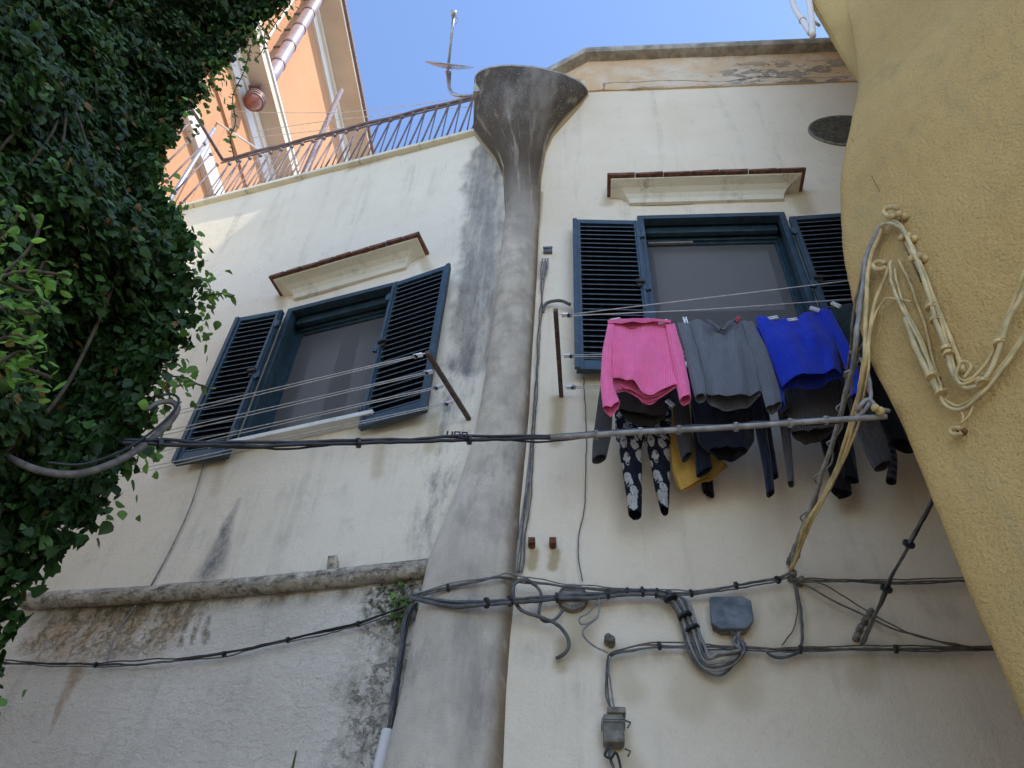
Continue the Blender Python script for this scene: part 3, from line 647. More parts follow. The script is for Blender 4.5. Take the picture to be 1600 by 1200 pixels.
for z in zs:
    A = np.array([samp(LP, z, 0), samp(LP, z, 1)]); B = np.array([samp(RP, z, 0), samp(RP, z, 1)])
    if z < zmin: A = A + np.array([-.05, .02]) * (zmin - z) / 2
    ch = np.linalg.norm(B - A); mid = (A + B) / 2
    nrm = np.array([B[1] - A[1], A[0] - B[0]]) / ch; nrm = nrm if nrm[1] < 0 else -nrm
    p_pipe = ch * .52; t = np.clip((z - 7.6) / (zr - 7.6), 0, 1)
    pr = (fr_rim[:2] - mid) @ nrm; low = np.clip((5.6 - z) / 2.0, 0, 1)
    p = p_pipe * (1 - low) + ch * .42 * low; p = p + (pr - p) * t ** .8
    row = [A - np.array([0, -.5]) * 1, A]
    for k in range(1, NA):
        a = k / NA; q = A + (B - A) * (.5 - .5 * math.cos(math.pi * a)) + nrm * p * math.sin(math.pi * a) ** (.9)
        q = q + nrm * .008 * mnoise.noise(Vector((q[0] * 6, z * 3, 4))); row.append(q)
    row += [B, B + np.array([0, .35])]
    for k, q in enumerate(row): v.append((q[0], q[1], z)); uv.append(((k - 1) / NA, z))
n_ = NA + 3; f = [(j * n_ + i, j * n_ + i + 1, (j + 1) * n_ + i + 1, (j + 1) * n_ + i) for j in range(len(zs) - 1) for i in range(n_ - 1)]
bt = thing('flared_buttress', (float(_c[0]), float(_c[1]) - .1, 0), 'rounded grey plaster buttress between the house fronts, flaring into a stained funnel', 'buttress')
add('shaft', v, f, m_butt, bt, smooth=True, uv=uv, fix=True)
top = [(q[0], q[1], zr) for q in v[:n_]]; cen = np.mean(np.array(top), 0)
v2 = [(cen[0] + (q[0] - cen[0]) * 1.012, cen[1] + (q[1] - cen[1]) * 1.012, zr + .001) for q in top] + [(cen[0] + (q[0] - cen[0]) * 1.012, cen[1] + (q[1] - cen[1]) * 1.012, zr + .035) for q in top]
f2 = [(i, i + 1, n_ + i + 1, n_ + i) for i in range(n_ - 1)] + [tuple(range(n_, 2 * n_)), tuple(range(n_))[::-1], (n_ - 1, 0, n_, 2 * n_ - 1)]
add('rim_slab', v2, f2, m_stone, bt)
q = at_z(750, 120, zr); mb = MB(); mb.fbox(FR, (q - FR.O) @ FR.d - .05, (q - FR.O) @ FR.d + .5, zr - .25, zr + .05, -.5, (q - FR.O) @ FR.n - .03); mb.out('back_block', m_stone, bt)

# ------------------------------------------------------------------ yellow house on the right
YC = 2.1
prof = [(1600, 1170), (1485, 910), (1370, 650), (1340, 572), (1318, 492), (1303, 400), (1297, 330), (1300, 280), (1312, 225), (1325, 175), (1330, 140), (1323, 70), (1312, 0)]
pp = [at_y(x, y, YC) for x, y in prof]; PZ = np.array([p[2] for p in pp]); PX = np.array([p[0] for p in pp])
PX[0] = PX[1] = PX[2] = float(np.mean(PX[:3]))
PZ = np.r_[0, PZ, PZ[-1] + 1, PZ[-1] + 4]; PX = np.r_[PX[0], PX, PX[-1] + .12, PX[-1] + .15]
def yx(z): return float(np.interp(z, PZ, PX))
YD = np.array([.47, -.883]); YN = np.array([-.883, -.47])
H_Y = 17.2  # top lies out of view, height set for the shadow it casts
def y_pt(k, z, o=0.0):
    return np.array([yx(z) + YD[0] * k + YN[0] * o, YC + YD[1] * k + YN[1] * o, z])
def Yf(px, py, off=.03):
    z = 4.0
    for _ in range(40):
        O = y_pt(0, z, off); q = on_plane(px, py, O, np.array([*YN, 0])); z = .5 * z + .5 * float(q[2])
    return q
hy = thing('yellow_house', (yx(0) + .5, 1.2, 0), 'yellow ochre plastered house on the right whose wall swells out over the lane', 'house')
zl = np.r_[np.linspace(0, 2.2, 8), np.linspace(2.3, PZ[-3], 150), [PZ[-2], PZ[-1]]]; sec = []
for t in np.linspace(0, 1, 6): sec.append((np.array([3.0 * (1 - t) + .10, .25 * (1 - t)]), None))
arc = [np.array([.10, .0]) * (1 - t) ** 2 + YD * .10 * t ** 2 for t in np.linspace(0, 1, 9)]
sec2 = [np.array([3.0, .3])] + arc + [YD * k for k in np.r_[np.linspace(.13, 1.6, 70), [2.0, 3, 4.4]]]
v = []; uv = []; zsm = np.convolve([yx(z) for z in np.r_[[zl[0]] * 3, zl, [zl[-1]] * 3]], np.ones(7) / 7, 'valid')
for z, x in zip(zl, zsm):
    for i, q in enumerate(sec2):
        am = .004 * mnoise.noise(Vector((q[1] * 22, z * 22, x))) + .004 * mnoise.noise(Vector((q[1] * 55, z * 55, 3))) + .012 * mnoise.noise(Vector((q[1] * 2, z * 2, 8)))
        v.append((x + q[0] + YN[0] * am, YC + q[1] + YN[1] * am, z)); uv.append((i * .02, z))
n_ = len(sec2); f = [(j * n_ + i, j * n_ + i + 1, (j + 1) * n_ + i + 1, (j + 1) * n_ + i) for j in range(len(zl) - 1) for i in range(n_ - 1)]
add('wall', v, f, m_yellow, hy, smooth=True, uv=uv)
# upper storey set a little further along the lane
Y2 = 2.42; u0 = at_y(1250, 0, Y2); u1 = at_y(1312, 112, Y2); zb2 = at_y(1345, 190, Y2)[2]; xq = (u0[0] + u1[0]) / 2
sec = [np.array([4.0, .3])] + [np.array([.12 - .12 * math.sin(t), -.12 + .12 * math.cos(t)]) for t in np.linspace(0, math.pi / 2, 8)] + [np.array([0, -.12]) + YD * k for k in (.1, .22, .36)] + [np.array([.9, -.4]), np.array([1.2, -1.2]), np.array([1.2, -1.2]) + YD * 2.2]
v = []; zz = np.linspace(zb2 - .3, H_Y, 30)
for z in zz:
    for q in sec: v.append((xq + q[0] + max(0, zb2 + .5 - z) * .25, Y2 + q[1], z))
n_ = len(sec); f = [(j * n_ + i, j * n_ + i + 1, (j + 1) * n_ + i + 1, (j + 1) * n_ + i) for j in range(len(zz) - 1) for i in range(n_ - 1)]
b = len(v); f += [tuple((len(zz) - 1) * n_ + i for i in range(n_)) + (b,), tuple(range(n_))[::-1] + (b + 1,)]
v += [(xq + 6, Y2 - 3.2, H_Y), (xq + 6, Y2 - 3.2, zb2 - .3)]
add('upper_storey', v, f, m_yellow, hy, smooth=False)
mb = MB(); mb.add([(xq + 1.0, Y2 + .15, 0), (xq + 9, Y2 + .4, 0), (xq + 9, Y2 - 9, 0), (xq + 3.4, Y2 - 6.2, 0)] + [(xq + 1.0, Y2 + .15, H_Y - .2), (xq + 9, Y2 + .4, H_Y - .2), (xq + 9, Y2 - 9, H_Y - .2), (xq + 3.4, Y2 - 6.2, H_Y - .2)], [(0, 1, 5, 4), (1, 2, 6, 5), (2, 3, 7, 6), (3, 0, 4, 7), (4, 5, 6, 7)])
mb.out('sun_block_core', m_yellow, hy)  # unseen bulk of the house, shaped to block the sun

# ------------------------------------------------------------------ orange building behind the terrace
EZ = 20.0; ea = at_z(532, 0, EZ); eb = at_z(581, 249, EZ); ed = (eb - ea) / np.linalg.norm(eb - ea)
FO = Frame((ea[0], ea[1], 0), math.degrees(math.atan2(ed[1], ed[0]))); FO.O = FO.O - FO.n * .6      # wall face lies .6 m inside the eave
ho = thing('orange_building', FO.p(4, 0, 0), 'sunlit orange building with pale cornices rising beyond the roof terrace', 'building')
A0, A1 = -1.6, 16.0
def bar(name, z0, z1, o, mat, label=None, bev=0):
    mb = MB(); mb.fbox(FO, A0, A1, z0, z1, -.02, o); q = mb.out(name, mat, ho, bevel=bev)
    if label: q['label'] = label
    return q
v = []; uv = []; f = []
for i, s in enumerate(np.linspace(A0, A1, 30)):
    for z in np.linspace(0, 20.1, 30): v.append(FO.p(s, z, 0)); uv.append((s, z))
f = [(i * 30 + j, (i + 1) * 30 + j, (i + 1) * 30 + j + 1, i * 30 + j + 1) for i in range(29) for j in range(29)]
add('wall', v, f, m_orange, ho, uv=uv, fix=False)
mb = MB(); mb.fbox(FO, A0, A1, 0, 20.1, -6, -5.9); mb.fbox(FO, A0, A0 + .1, 0, 20.1, -5.9, -.01); mb.fbox(FO, A1 - .1, A1, 0, 20.1, -5.9, -.01); mb.fbox(FO, A0, A1, 20.1, 20.2, -6, .1); mb.out('back_wall', m_orange, ho)
bar('eave', 20.0, 20.10, .60, m_cream, 'cream painted eave soffit'); bar('gutter', 20.102, 20.22, .66, m_rail)
bar('moulding', 19.62, 19.998, .06, m_pale); bar('moulding', 19.88, 19.996, .12, m_pale)
bar('cornice', 15.15, 15.34, .42, m_cream, 'cream cornice at mid height'); bar('fascia', 15.342, 15.40, .45, m_pale); bar('fascia', 15.46, 15.5, .38, m_pale); bar('cornice', 15.402, 15.458, .36, m_cream)
bar('moulding', 14.72, 15.148, .06, m_pale); bar('moulding', 14.98, 15.146, .10, m_pale)
bar('string_course', 12.60, 12.95, .10, m_pale, 'white string course low on the orange wall'); bar('moulding', 13.95, 14.02, .04, m_orange)
# downpipe and the glazed hopper under the mid cornice
pA = FO.p(*FO.sz(495, 3, .28), .28); pB = FO.p(*FO.sz(413, 132, .28), .28); sx = .5 * (FO.sz(495, 3, .28)[0] + FO.sz(413, 132, .28)[0])
zt_, zb_ = 19.95, FO.sz(413, 132, .28)[1]; rp = pxr(pB, 21)
mb = MB(); mb.tube([FO.p(sx, z, .28) for z in np.linspace(zb_, zt_, 8)], rp, 20); dp = mb.out('downpipe', m_pipe, ho, smooth=True)
for z in np.linspace(zb_ + .9, zt_ - .5, 5):
    mb = MB(); mb.tube([FO.p(sx, z - .03, .28), FO.p(sx, z + .03, .28)], rp * 1.10, 20); mb.fbox(FO, sx - .02, sx + .02, z - .02, z + .02, 0, .2); mb.out('collar', m_rail, dp)
wp = [FO.p(sx - .28, z, .05) for z in np.linspace(zb_ + .2, zt_, 6)]
mb = MB(); mb.tube(wp, .022, 8); mb.out('thin_pipe', m_pale, ho)
hs, hz = FO.sz(397, 158, .25); hp = []; rj = pxr(FO.p(hs, hz, .25), 30)
mb = MB(); mb.tube([FO.p(hs, hz + rj * 1.3, .25), FO.p(hs, hz + rj * .9, .25), FO.p(hs, hz + rj * .4, .25), FO.p(hs, hz - rj * .2, .25), FO.p(hs, hz - rj * .7, .25), FO.p(hs, hz - rj * 1.0, .25)], [rj * .55, rj * .9, rj * 1.0, rj * .95, rj * .6, rj * .2], 24)
jar = mb.out('jar_shade', m_jar, ho, smooth=True); jar['label'] = 'round red brown glazed shade under the mid cornice'
for k in (.55, .2, -.2): mb = MB(); mb.tube([FO.p(hs, hz + rj * (k - .06), .25), FO.p(hs, hz + rj * (k + .06), .25)], rj * 1.03, 24); mb.out('band', m_rail, jar)
mb = MB(); mb.tube([FO.p(hs, hz + rj * 1.2, .25), FO.p(hs, hz + rj * 1.9, .25)], .03, 8); mb.fbox(FO, hs - .12, hs + .12, hz + rj * 1.9, hz + rj * 1.9 + .05, 0, .3); mb.out('hanger', m_rail, jar)

# ------------------------------------------------------------------ terrace railing, posts, wires, dish
sr0, sr1 = -3.80, -.52
def zrail(s): return np.interp(s, [-3.8, -.5], [FL.sz(290, 268, -.1)[1], FL.sz(741, 152, -.1)[1]])
rail = thing('railing', FL.p(-2.2, 9.3, -.1), 'wrought iron railing of slanting bars along the roof terrace edge', 'railing')
tp = [FL.p(s, zrail(s) + .012 * math.sin(s * 9), -.1) for s in np.linspace(sr0, sr1, 40)]
tube('top_rail', tp, .020, m_rail, rail, per=0); tube('top_rail', [FL.p(s, zrail(s) - .07, -.1) for s in np.linspace(sr0, sr1, 30)], .010, m_rail, rail, per=0)
tube('top_rail', [FL.p(sr0, zrail(sr0), -.1 + t) for t in (0, .5, 1.5)], .020, m_rail, rail, per=0)
per_ = (sr1 - sr0) / 24; bh = zrail(-2) - ROOF_L(-2) - .07 - .05
me_v = None
def bal_mesh(dx, r):
    mb = MB(); mb.tube([(0, 0, 0), (dx, 0, bh)], r, 6); mb.tube([(dx, 0, bh - .05), (dx, 0, bh - .02), (dx, 0, bh + .01)], [r * 1.2, r * 2.6, r * 1.2], 6)
    mb.tube([(0, 0, 0), (0, 0, .03)], [r * 2.8, r * 1.8], 6); return mesh_data('baluster', mb.v, mb.f, m_rail, True)
bd, bv = bal_mesh(per_ * .92, .010), bal_mesh(per_ * .06, .007)
for k in range(24):
    s = sr0 + per_ * k + .02
    inst('baluster', bd, rail, FL.mat(s, ROOF_L(s) + .05, -.1)); inst('baluster', bv, rail, FL.mat(s + per_ * .86, ROOF_L(s) + .05, -.1))
for k in range(8):
    mw = FL.mat(sr0, ROOF_L(sr0) + .05, -.1 + .02 + per_ * (k + 1)) @ Matrix.Rotation(math.pi / 2, 4, 'Z')
    inst('baluster', bd, rail, mw)
def post(px0, py0, px1, py1, off, wpx, mat, label, cat='pole', name='pole'):
    b = FL.px(px1, py1, off); t = FL.px(px0, py0, off); d = t - b; base = b - d / max(d[2], .2) * max(0, b[2] - 9.08) if d[2] > .2 else b
    o = tube(name, [base, b, t], pxr(t, wpx), mat, per=0); return tag(o, label, cat)
post(533, 141, 472, 278, -.9, 8, m_rail, 'thick brown clothes pole slanting behind the railing, nearest the sky', 'pole')
post(335, 201, 292, 270, -.1, 6, m_galv, 'grey post with wire wound round its top at the railing corner', 'pole')
tag(tube('pole', [FL.px(319, 178, -.7), FL.px(413, 240, -.7)], .016, m_pale, per=0), 'thin pale rod slanting down to the right behind the railing', 'pole')
wr = [([(330, 172), (430, 176), (533, 176)], -.85), ([(533, 176), (640, 165), (742, 150)], -.6), ([(400, 205), (520, 188), (742, 166)], -.6), ([(395, 215), (480, 206), (535, 200)], -.8)]
wl = ['thin wire from the ivy to the brown terrace pole', 'upper thin wire stretched from the terrace pole to the funnel', 'lower thin wire running from the orange building to the funnel', 'short thin wire low behind the railing on the orange wall']
for (ps, of), lb in zip(wr, wl): tag(tube('wire', [FL.px(x, y, of) for x, y in ps], .005, m_line, n=5), lb, 'wire', 'wires over the terrace')
dc = FR.px(702, 105, -.2); N = Vector((0.05, -math.cos(math.radians(24)), math.sin(math.radians(24)))).normalized()
dish = thing('satellite_dish', FR.px(704, 142, -.2), 'grey satellite dish seen edge on against the sky, beside the funnel', 'satellite dish')
mw = Matrix.Translation(Vector(dc)) @ N.to_track_quat('Z', 'Y').to_matrix().to_4x4(); v = []; f = []
R_ = .27
for j in range(7):
    for i in range(32):
        t = 2 * math.pi * i / 32; r = R_ * j / 6; v.append((r * math.cos(t), r * math.sin(t) * .95, .16 * r * r / R_ - .02))
f = [(j * 32 + i, j * 32 + (i + 1) % 32, (j + 1) * 32 + (i + 1) % 32, (j + 1) * 32 + i) for j in range(6) for i in range(32)]
o = add('reflector', v, f, m_galv, dish, smooth=True, mw=mw); sd = o.modifiers.new('t', 'SOLIDIFY'); sd.thickness = .012
e_ = FR.px(695, 42, -.2); tipp = np.array(dc) + np.array(N) * .52; b0 = np.array(mw @ Vector((0, -.24, -.02)))
tube('arm', [FR.px(699, 118, -.25), tipp], .016, m_galv, dish, per=0)
mb = MB(); mb.tube([tipp - np.array([0, 0, .02]), tipp + np.array(N) * .03 - np.array([0, 0, .03]), tipp + np.array(N) * .07 - np.array([0, 0, .03])], [.022, .035, .03], 12); mb.tube([tipp + np.array([.02, 0, 0]), tipp + np.array([.06, .02, -.04]), tipp + np.array([.03, .05, -.09])], .005, 6); mb.out('receiver', m_galv, dish, smooth=True)
tube('mount', [FR.px(700, 112, -.25), FR.px(701, 132, -.28), FR.px(706, 145, -.3), FR.px(720, 150, -.3), FR.px(745, 148, -.3)], .020, m_galv, dish)
mb = MB(); 
for a, b in (((697, 112), (703, 140)), ((704, 112), (703, 140))): mb.tube([FR.px(*a, -.26), FR.px(*b, -.28)], .010, 6)
mb.out('bracket', m_galv, dish)

# ------------------------------------------------------------------ plastered pipe, stub, lugs and small wall fittings
ps = [FL.px(x, y, .06) for x, y in ((40, 939), (80, 937), (200, 931), (330, 921), (450, 911), (560, 900), (620, 893), (675, 887))]
o = tube('plastered_pipe', ps, [pxr(ps[1], 23), pxr(ps[3], 27), pxr(ps[5], 30), pxr(ps[-1], 30)], m_pipe_pl, n=16, per=10); tag(o, 'dirty plaster covered pipe running along the left wall to the buttress', 'pipe')
for vtx in o.data.vertices:
    q = vtx.co; k = mnoise.noise(q * 5); vtx.co.z += .006 * k + .003 * mnoise.noise(q * 14); vtx.co.y += .004 * mnoise.noise(q * 8 + Vector((3, 1, 7)))
a = FL.px(521, 893, .0); b = FL.px(520, 868, .05); tag(tube('pipe_stub', [a, (a + b) / 2, b], [.035, .032, .026], m_pipe_pl, n=12), 'short plastered stub standing above the plastered pipe', 'pipe')
for x, lb in ((831, 'rusty metal lug in the wall, the one nearest the buttress'), (864, 'rusty metal lug in the wall, the right one of two below the laundry')):
    s, z = FR.sz(x, 852); mb = MB(); mb.fbox(FR, s - .018, s + .018, z - .016, z + .02, 0, .045); mb.fbox(FR, s - .012, s + .012, z - .022, z - .014, 0, .02)
    tag(mb.out('rusty_lug', m_rust, bevel=.003), lb, 'lug', 'rusty lugs under the right window')

# ------------------------------------------------------------------ clothesline brackets and lines
def bracket(fr, base_px, tip_px, offs, mat, label, thick=.026):
    b = fr.px(*base_px); t = at_z(*tip_px, b[2]); th = thing('clothesline_bracket', b, label, 'bracket', 'clothesline brackets')
    d = (t - b); L = np.linalg.norm(d); d /= L; up = np.array([0, 0, 1.0]); sd = np.cross(d, up); mb = MB(); h = thick / 2
    mb.add([b - d * .03 + sd * i * h + up * j * h for i in (-1, 1) for j in (-1, 1)] + [t + sd * i * h + up * j * h for i in (-1, 1) for j in (-1, 1)], [(0, 1, 3, 2), (4, 6, 7, 5), (0, 4, 5, 1), (2, 3, 7, 6), (0, 2, 6, 4), (1, 5, 7, 3)])
    mb.out('bar', mat, th, bevel=.003); res = []
    for o in offs:
        p = b + d * (o / ((t - b) @ fr.n) * L); res.append(p)
    return th, b, t, res
def pulley(th, p, direc, r=.016):
    c = p + direc * .055; mb = MB(); mb.tube([p, p + direc * .03 + np.array([0, 0, .006]), p + direc * .04], .0035, 6)
    sd = np.cross(direc, [0, 0, 1.0])
    mb.add([c + direc * i * .022 + sd * j * .012 + np.array([0, 0, k * .006]) for i in (-1, 1) for j in (-1, 1) for k in (-1, 1)], BOXF)
    o = mb.out('pulley', m_white, th)
    mb = MB(); mb.tube([c + direc * .022 + np.array([0, 0, -.006]), c + direc * .022 + np.array([0, 0, .006])], r, 12); mb.out('wheel', m_galv, o)
    return c + direc * .03
LW = .0030
brR, bR, tR, pR = bracket(FR, (877, 618), (868, 484), (.62, .318, .068), m_wood, 'dark wooden clothesline bar sticking out of the right wall beside the pink sweater')
nm = ['outermost', 'middle', 'innermost']; SAG = {}
for i, p in enumerate(pR):
    c = pulley(brR, p, FR.d); zc = c[2]
    o0 = float((c - FR.O) @ FR.n); end_s = 2.9
    if i == 0: e1 = at_z(1335, 438, zc + .02); e2 = at_z(1345, 466, zc)
    else: e1 = FR.p(end_s, zc + .01, o0 + .04); e2 = FR.p(end_s, zc, o0 - .02)
    d1 = (e1 - c) / np.linalg.norm(e1 - c); e1 = c + d1 * 2.9
    tag(tube('washing_line', [c + np.array([0, 0, .006]), e1], LW, m_line, n=6, per=0), f'{nm[i]} washing line of the right bracket, empty return strand', 'washing line', 'washing lines')
    m1 = (c + e2) / 2 - np.array([0, 0, .02]); l2 = [c - np.array([0, 0, .008]), c + (e2 - c) * .25 - np.array([0, 0, .014]), m1, e2]
    tag(tube('washing_line', l2, LW, m_line, n=6), f'{nm[i]} washing line of the right bracket, strand carrying laundry', 'washing line', 'washing lines')
brL, bL, tL, pL = bracket(FL, (733, 655), (667, 550), (.561, .425, .300, .161), m_wood, 'brown clothesline bar sticking out of the left wall between window and buttress')
nm = ['highest in view', 'second', 'third', 'lowest in view']
ends = [[(60, 648), (60, 662)], [(60, 680), (60, 694)], [(60, 712), (60, 722)], [(60, 742), (60, 752)]]
for i, p in enumerate(pL):
    c = pulley(brL, p, -FL.d)
    for j in range(2):
        e1 = FL.p(-4.2, c[2] + .004, float((c - FL.O) @ FL.n) - .03 + (.045 if j == 0 else 0))
        mdl = (c + e1) / 2 - np.array([0, 0, .012 + .01 * j])
        tag(tube('washing_line', [c + np.array([0, 0, .006 - .014 * j]), mdl, e1], LW, m_line, n=6), f'empty washing line from the left bracket, {nm[i]} of the four pairs, {"upper" if j == 0 else "lower"} strand', 'washing line', 'washing lines')

# ------------------------------------------------------------------ laundry
def polyat(P, t):
    P = np.asarray(P, float); d = np.r_[0, np.cumsum(np.linalg.norm(np.diff(P, axis=0), axis=1))]; d /= d[-1]
    return np.array([np.interp(t, d, P[:, 0]), np.interp(t, d, P[:, 1])])
def cloth(name, left, right, off, thick, mat, parent=None, label=None, cat=None, hem=None, neck=None, folds=3, famp=.010, nu=22, nv=26, seed=0, taper=True, open_=.55, smoothm=1):
    """hollow garment: a flattened sleeve of cloth between a left and a right outline (top to bottom), open below"""
    rs = random.Random(seed + 11); ph = [rs.uniform(0, 6.3) for _ in range(4)]
    P0 = FR.px(*left[0], off); wid = np.linalg.norm(FR.px(*right[0], off) - P0); v = []; uv = []; n2 = 2 * nu
    for j in range(nv + 1):
        t = j / nv; A = polyat(left, t); B = polyat(right, t)
        Aw, Bw = FR.px(*A, off), FR.px(*B, off); W = np.linalg.norm(Bw - Aw); fa = famp * min(1, (W / .36) ** 1.5)
        for k in range(n2):
            back = k >= nu; u = k / nu if not back else 1 - (k - nu) / nu
            q = A + (B - A) * u
            if hem is not None: q = q + (polyat(hem, u) - (polyat(left, 1) + (polyat(right, 1) - polyat(left, 1)) * u)) * t ** 2.5
            if neck is not None: q = q + (polyat(neck, u) - (polyat(left, 0) + (polyat(right, 0) - polyat(left, 0)) * u)) * (1 - t) ** 3
            prof = math.sin(math.pi * u) ** .6 if 0 < u < 1 else 0
            th = thick * prof * ((.25 + .75 * min(1, t * 2.2)) if taper else 1)
            wv = fa * (.35 + t) * 1.6 * mnoise.noise(Vector((u * folds * 1.7 + .6 * math.sin(t * 2 + ph[1]), t * 1.1, ph[0] * 5))) + fa * .35 * math.sin(u * folds * 7 + ph[2] + t * 3)
            wv += .006 * mnoise.noise(Vector((u * 6, t * 7, seed * 3.3)))
            o = off + wv + (th if not back else -th)
            p = FR.px(*q, off) + FR.n * (o - off)
            if back: p = p + np.array([0, 0, -.012 * t * open_])
            v.append(p); uv.append((u * W if not back else 2 * W - u * W, t * .6))
    f = [(j * n2 + k, j * n2 + (k + 1) % n2, (j + 1) * n2 + (k + 1) % n2, (j + 1) * n2 + k) for j in range(nv) for k in range(n2)]
    f += [tuple([k, k + 1, n2 - 1 - k, n2 - k] if k else [0, 1, n2 - 1]) for k in range(nu - 0) if k < nu]
    f = [q for q in f if len(set(q)) == len(q)]
    o = add(name, v, f, mat, parent, smooth=True, uv=uv, fix=True)
    sd = o.modifiers.new('thickness', 'SOLIDIFY'); sd.thickness = .004; sd.offset = 0
    sb = o.modifiers.new('smooth', 'SUBSURF'); sb.levels = sb.render_levels = smoothm
    if label: tag(o, label, cat)
    return o
def garment(name, px, off, label, cat): return thing(name, FR.px(*px, off), label, cat, 'laundry on the right washing lines')
O1, O2, O3 = .585, .335, .10
# back row first
g = garment('trousers', (1010, 660), O3 + .05, 'navy trousers with pale leaf print hanging in the back row under the pink sweater', 'trousers')
cloth('waist', [(958, 618), (962, 690)], [(1052, 618), (1048, 690)], O3 + .05, .03, k_print, g, hem=[(962, 690), (1003, 682), (1048, 690)], seed=1)
cloth('leg', [(962, 655), (970, 720), (978, 770), (982, 803)], [(1004, 655), (1003, 720), (1003, 770), (1002, 806)], O3 + .06, .035, k_print, g, seed=2, folds=2)
cloth('leg', [(1002, 655), (1015, 720), (1025, 770), (1032, 795)], [(1048, 655), (1047, 720), (1046, 770), (1044, 800)], O3 + .05, .035, k_print, g, seed=3, folds=2)
g = garment('cloth_bag', (1080, 690), O3, 'mustard yellow cloth hanging by its corners in the back row, lower corner pointing left', 'cloth')
cloth('panel', [(1040, 630), (1046, 690), (1050, 735), (1062, 772)], [(1090, 630), (1100, 690), (1124, 712), (1138, 728)], O3 + .04, .012, k_must, g, hem=[(1062, 772), (1090, 757), (1114, 743), (1138, 728)], seed=4, famp=.016, folds=2)
cloth('facing', [(1043, 676), (1050, 735), (1060, 766)], [(1050, 676), (1062, 730), (1076, 758)], O3 + .04, .004, k_must, g, seed=5, famp=.004)
g = garment('leggings', (1100, 690), O3 + .12, 'black leggings, one tapered leg showing over the mustard cloth', 'leggings')
cloth('leg', [(1072, 625), (1088, 690), (1094, 745), (1098, 766)], [(1098, 625), (1106, 690), (1113, 745), (1116, 776)], O3 - .05, .02, k_blk, g, seed=6)
cloth('leg', [(1078, 625), (1084, 690), (1088, 745)], [(1100, 625), (1105, 690), (1113, 730)], O3 + .14, .02, k_navy, g, seed=7)
g = garment('flared_trousers', (1285, 660), O3 + .05, 'black flared trousers hanging in the back row below the blue sweater', 'trousers')
cloth('leg', [(1262, 620), (1282, 690), (1298, 750), (1297, 762)], [(1315, 620), (1322, 690), (1328, 740), (1331, 771)], O3 + .05, .03, k_blk, g, hem=[(1297, 763), (1312, 772), (1331, 771)], seed=8)
cloth('leg', [(1290, 620), (1310, 690), (1318, 747)], [(1325, 620), (1334, 700), (1342, 752)], O3 + .12, .02, k_blk, g, seed=9)
g = garment('plaid_shirt', (1380, 660), O3 + .05, 'plaid shirt sleeve hanging lowest beside the yellow wall', 'shirt')
cloth('sleeve', [(1362, 640), (1380, 690), (1388, 730), (1384, 748)], [(1392, 640), (1398, 690), (1402, 720), (1400, 753)], O3 + .05, .022, k_plaid, g, seed=10)
cloth('cuff', [(1385, 746), (1384, 752)], [(1401, 748), (1400, 754)], O3 + .05, .018, k_blk, g, seed=10, nv=4)
# middle row
g = garment('sweater', (1000, 600), O2, 'charcoal sweater with long hanging sleeves behind the pink sweater', 'sweater')
cloth('body', [(955, 562), (960, 600), (966, 640)], [(1062, 565), (1052, 610), (1040, 650)], O2, .045, k_char, g, hem=[(966, 640), (985, 652), (1015, 658), (1040, 650)], seed=12)
cloth('sleeve', [(942, 575), (934, 630), (926, 690), (925, 721)], [(966, 575), (958, 630), (955, 680), (947, 714)], O2 + .03, .028, k_char, g, seed=13, folds=1)
cloth('sleeve', [(1048, 600), (1052, 650), (1058, 690), (1066, 719)], [(1074, 600), (1078, 650), (1082, 690), (1080, 710)], O2 - .08, .028, k_char, g, seed=14, folds=1)
g = garment('top', (1130, 610), O2, 'navy black top hanging in the middle row under the grey sweater', 'top')
cloth('body', [(1068, 575), (1078, 630), (1092, 690), (1110, 704)], [(1180, 575), (1179, 630), (1178, 690), (1166, 706)], O2, .05, k_navy, g, hem=[(1108, 703), (1125, 709), (1150, 710), (1168, 704)], seed=15, famp=.016)
cloth('sleeve', [(1168, 600), (1180, 670), (1192, 730), (1198, 774)], [(1186, 600), (1198, 670), (1206, 730), (1210, 768)], O2 + .03, .022, k_navy, g, seed=16, folds=1)
cloth('sleeve', [(1184, 600), (1196, 680), (1205, 745)], [(1195, 600), (1206, 680), (1216, 744)], O2 - .06, .018, k_navy, g, seed=17, folds=1)
g = garment('jumper', (1270, 590), O2, 'brown grey boucle jumper hanging in the middle row under the blue sweater', 'jumper')
cloth('body', [(1206, 545), (1222, 600), (1228, 640), (1236, 676)], [(1320, 545), (1318, 600), (1316, 640), (1304, 668)], O2 + .02, .05, k_brown, g, hem=[(1236, 676), (1260, 684), (1285, 678), (1304, 670)], seed=18)
cloth('sleeve', [(1208, 600), (1218, 660), (1227, 720), (1231, 755)], [(1232, 600), (1234, 660), (1238, 720), (1241, 758)], O2 - .05, .022, k_taupe, g, seed=19, folds=1)
cloth('cuff', [(1214, 632), (1222, 648)], [(1228, 618), (1236, 640)], O2 + .06, .02, k_taupe, g, seed=20, nv=6)
cloth('sleeve', [(1312, 590), (1330, 650), (1348, 700), (1366, 734)], [(1346, 590), (1366, 640), (1386, 690), (1394, 722)], O2 + .05, .03, k_brown, g, seed=21, folds=1)
g = garment('black_top', (1380, 620), O2, 'black garment at the right end, half hidden by the yellow wall', 'top')
cloth('body', [(1345, 500), (1352, 580), (1370, 650), (1392, 690)], [(1420, 500), (1430, 580), (1432, 650), (1430, 705)], O2 - .02, .04, k_blk, g, seed=22)
